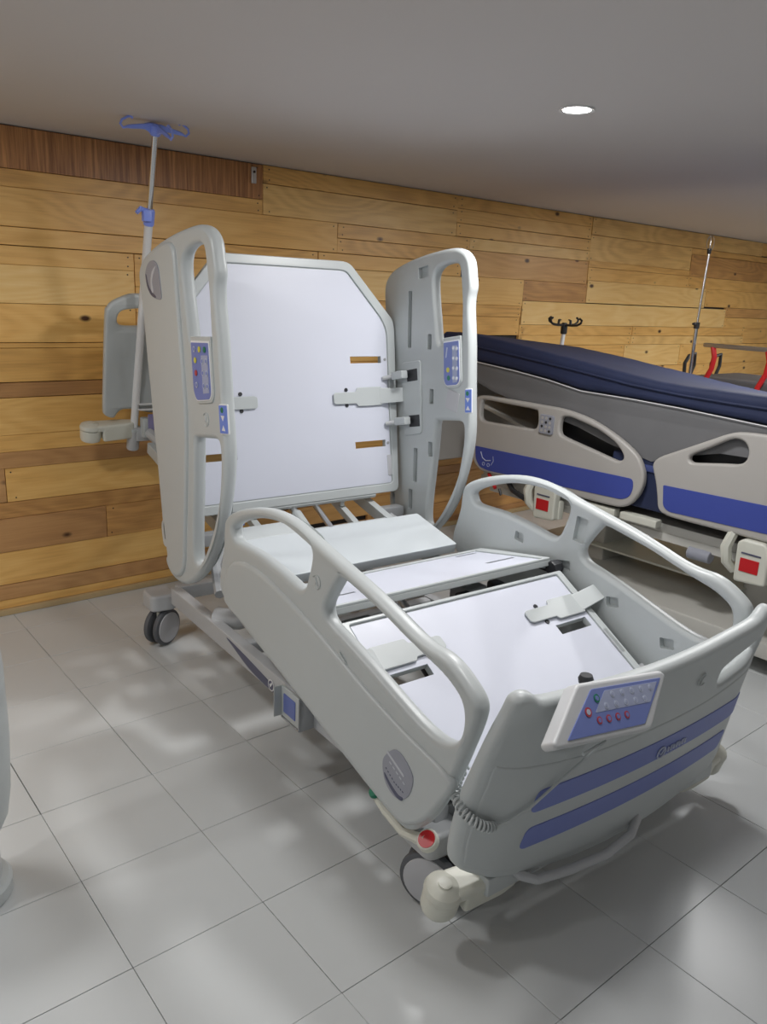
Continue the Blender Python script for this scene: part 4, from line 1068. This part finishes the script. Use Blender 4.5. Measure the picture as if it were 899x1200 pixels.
def dens(P, n=6):
    out = []
    for i in range(len(P)-1):
        for k in range(n): out.append(tuple(Vector(P[i]).lerp(Vector(P[i+1]), k/n)))
    return out+[P[-1]]
def midz(y): # mid line of navy shell
    def ip(P, y):
        P = sorted(P)
        for a, b in zip(P, P[1:]):
            if a[0] <= y <= b[0]: return a[1]+(b[1]-a[1])*(y-a[0])/(b[0]-a[0]+1e-9)
        return P[0][1] if y < P[0][0] else P[-1][1]
    return .5*(ip(mt_top, y)+ip(mt_bot, y))
def cz_loc(p): return midz(p[0])
prof = dens(mt_top, 5)+dens(mt_bot, 5)
random.seed(3)
prof = [(y, z+random.uniform(-.0016, .0016)) for y, z in prof]
m = MB(); W2 = .49
loft(m, prof, 'navy', [(-W2-.012, .92), (-W2-.016, .6), (-W2-.014, .2), (-W2+.004, .02), (-W2+.03, 0), (W2-.03, 0), (W2, .02), (W2+.014, .2), (W2+.016, .6), (W2+.012, .92)], .09)
m.build('navy_cover', parent=mattress, sharp=70)
m = MB()
sm = [(1.058,1.228),(.768,1.203),(.543,1.182),(.339,1.162),(.048,1.130),(-.206,1.114),(-.40,1.108),(-1.0,1.10)]
m.tube([(-W2-.0175, y, z) for y, z in [(1.28, 1.235)]+dens(sm, 3)], .0055, 'navy', 6)
m.build('seam_flap', parent=mattress)
m = MB(); m.tube([(-W2-.012, y, z-.004) for y, z in dens([(1.25,1.170),(1.051,1.151),(.759,1.129),(.532,1.106),(.325,1.075),(.039,1.071),(-.214,1.062),(-.6,1.04)], 3)], .0022, 'white', 5)
m.build('piping', parent=mattress)
low = [(1.24,1.17),(1.051,1.149),(.759,1.127),(.532,1.104),(.325,1.073),(.039,1.069),(-.214,1.06),(-.6,1.038),(-1.09,1.02),(-1.09,.90),(-.573,.90),(-.40,.895),(-.225,.850),(-.09,.800),(.126,.84),(.329,.895),(.60,.94),(.90,1.0),(1.10,1.06),(1.24,1.10)]
def midz(y): return .98+.08*max(0, y)
m = MB(); loft(m, low, 'ticking', [(-W2+.005, .85), (-W2-.004, .5), (-W2+.000, 0.02), (-W2+.03, 0), (W2-.03, 0), (W2, .1), (W2+.0, .85)], 0)
m.build('grey_underside', parent=mattress, sharp=60)
m = MB(); m.box((0, -.20, .77), (.86, 1.55, .36), 'black_plastic', bev=.02)  # dark block added so the handholds look shaded inside
m.build('shade_block', parent=mattress)
# a pale blue and navy cover hanging between the rails
m = MB(); m.box((B2X+.06-B2C, -.09, .70), (.03, .42, .24), 'navy', bev=.012); m.box((B2X+.045-B2C, -.11, .770), (.02, .20, .03), 'navy_light', bev=.006)
m.build('hanging_cover', parent=mattress)
# small IV pole at the far head corner of bed 2
t = thing('iv_pole', 'short white IV pole with black hooks rising behind the navy mattress', 'IV pole', (4.14, 3.27, .82), 0)
m = MB(); m.tube([(-.01, .02, -.25), (.0, .0, .30), (.005, -.015, .50)], .013, 'white', 14); m.build('pole', parent=t)
m = MB()
m.lathe([(.018, .46), (.021, .47), (.021, .52), (.014, .53)], (.004, -.012, 0), Z, 'black_plastic', 14)
for an in (0.15, PI+.15, 1.3, PI+1.3):
    d = Vector((math.cos(an), math.sin(an), 0)); b = Vector((.004, -.012, .515))
    m.tube([b, b+d*.08, b+d*.13+Z*.004, b+d*.165-Z*-.018, b+d*.172+Z*.035, b+d*.150+Z*.045], .007, 'black_plastic', 7)
    m.tube([b+d*.07, b+d*.065+Z*.03, b+d*.05+Z*.032], .005, 'black_plastic', 6)
m.build('hook_head', parent=t, label='black four-armed hook')

# ================================================================ TROLLEY behind (third bed)
tr = thing('stretcher_trolley', 'stretcher trolley with red curved posts, silver rail and black push handles, behind the navy mattress', 'stretcher', (5.55, 2.35, 0), 0)
m = MB(); m.plate(fillet([(-.33, -1.0), (.33, -1.0), (.33, .62), (-.33, .62)], .06), [], (0, 0, .985), X, Y, .07, 'trolley_grey', .015, 3); m.build('pad', parent=tr, label='dark grey pad')
m = MB(); m.box((0, -.19, .92), (.60, 1.5, .05), 'grey_paint', bev=.01); m.box((0, -.2, .25), (.50, 1.3, .10), 'grey_paint', bev=.02)
for y in (-.7, .3): m.box((0, y, .58), (.12, .12, .62), 'alu', bev=.01)
m.build('frame', parent=tr)
for sx in (-1, 1):
    for y in (-.8, .4):
        m = MB(); m.lathe([(.02, -.02), (.075, -.02), (.085, 0), (.075, .02), (.02, .02)], (sx*.22, y, .086), X, 'rubber', 24); m.box((sx*.22, y, .14), (.05, .05, .12), 'grey_paint', bev=.006); m.build('caster', parent=tr)
for sx in (-1, 1):
    if sx == -1:
        X0 = -.36
        m = MB(); m.box((X0, -.28, 1.235), (.035, 1.62, .028), 'alu', bev=.01); rr_ = m.build('side_rail', parent=tr, label='silver rail on red posts')
        for y in (.46, .085, -.35, -.80):
            m = MB(); m.tube([(X0, y, 1.225), (X0-.002, y-.02, 1.16), (X0, y-.01, 1.08), (X0, y+.03, .99), (X0, y+.03, .93)], .018, 'red', 8); m.build('post', parent=rr_)
    else:
        m = MB(); m.box((.36, -.28, .90), (.03, 1.5, .03), 'alu', bev=.01); m.build('side_rail', parent=tr)
for (x, y, z) in ((-.28, .66, 1.13), (.08, .66, 1.12)):
    m = MB(); pts = [(x-.05, y, z-.16), (x-.065, y, z-.03), (x-.02, y, z+.02), (x+.055, y, z+.035), (x+.06, y, z-.05), (x+.02, y, z-.12), (x-.04, y, z-.17)]
    m.tube(pts, .013, 'black_plastic', 8); m.build('push_handle', parent=tr)
# chrome pole
t = thing('iv_pole', 'tall thin chrome IV pole with black clamp beside the red-posted stretcher', 'IV pole', (4.915, 2.80, 0), 0)
m = MB(); m.tube([(0, 0, .05), (.005, 0, 1.37)], .0125, 'chrome', 14); m.build('lower_tube', parent=t)
m = MB(); m.tube([(.005, 0, 1.35), (.028, 0, 1.82)], .0075, 'chrome', 12); m.build('upper_tube', parent=t)
m = MB(); m.lathe([(.018, -.02), (.020, .02)], (.005, 0, 1.365), Z, 'black_plastic', 12); m.box((-.02, 0, 1.375), (.04, .018, .014), 'black_plastic', bev=.004); m.build('height_clamp', parent=t, label='black clamp')
m = MB(); c = Vector((.028, 0, 1.855))
m.lathe([(.012, -.045), (.014, -.015), (.006, -.01)], c, Z, 'black_plastic', 12)
for an in (.5, .5+PI/2):
    d = Vector((math.cos(an), math.sin(an), 0)); m.tube([c+d*math.sin(t_)*.022+Z*(math.cos(t_)*.045+.02) for t_ in [k*PI/7 for k in range(15)]], .003, 'chrome', 6)
m.build('hook_head', parent=t)
m = MB()
for k in range(5):
    an = k*2*PI/5; m.tube([(0, 0, .07), (.22*math.cos(an), .22*math.sin(an), .05)], .012, 'alu', 8); m.lathe([(.025, -.01), (.025, .01)], (.22*math.cos(an), .22*math.sin(an), .026), X, 'rubber', 16)
m.build('star_base', parent=t)

# ================================================================ column at the left edge
t = thing('pedestal_stand', 'pale white column on a round base foot at the left edge of the picture', 'stand', (.275, 1.87, 0), 0)
m = MB(); m.lathe([(.100, 0), (.108, .006), (.108, .036), (.100, .046), (.060, .050)], (0, 0, 0), Z, 'plastic', 40); m.build('base_foot', parent=t)
m = MB(); m.lathe([(.085, .05), (.085, .16), (.112, .22), (.122, .28), (.130, .42), (.130, .60), (.122, .72), (.08, .76)], (0, 0, 0), Z, 'plastic', 32); m.build('column', parent=t)
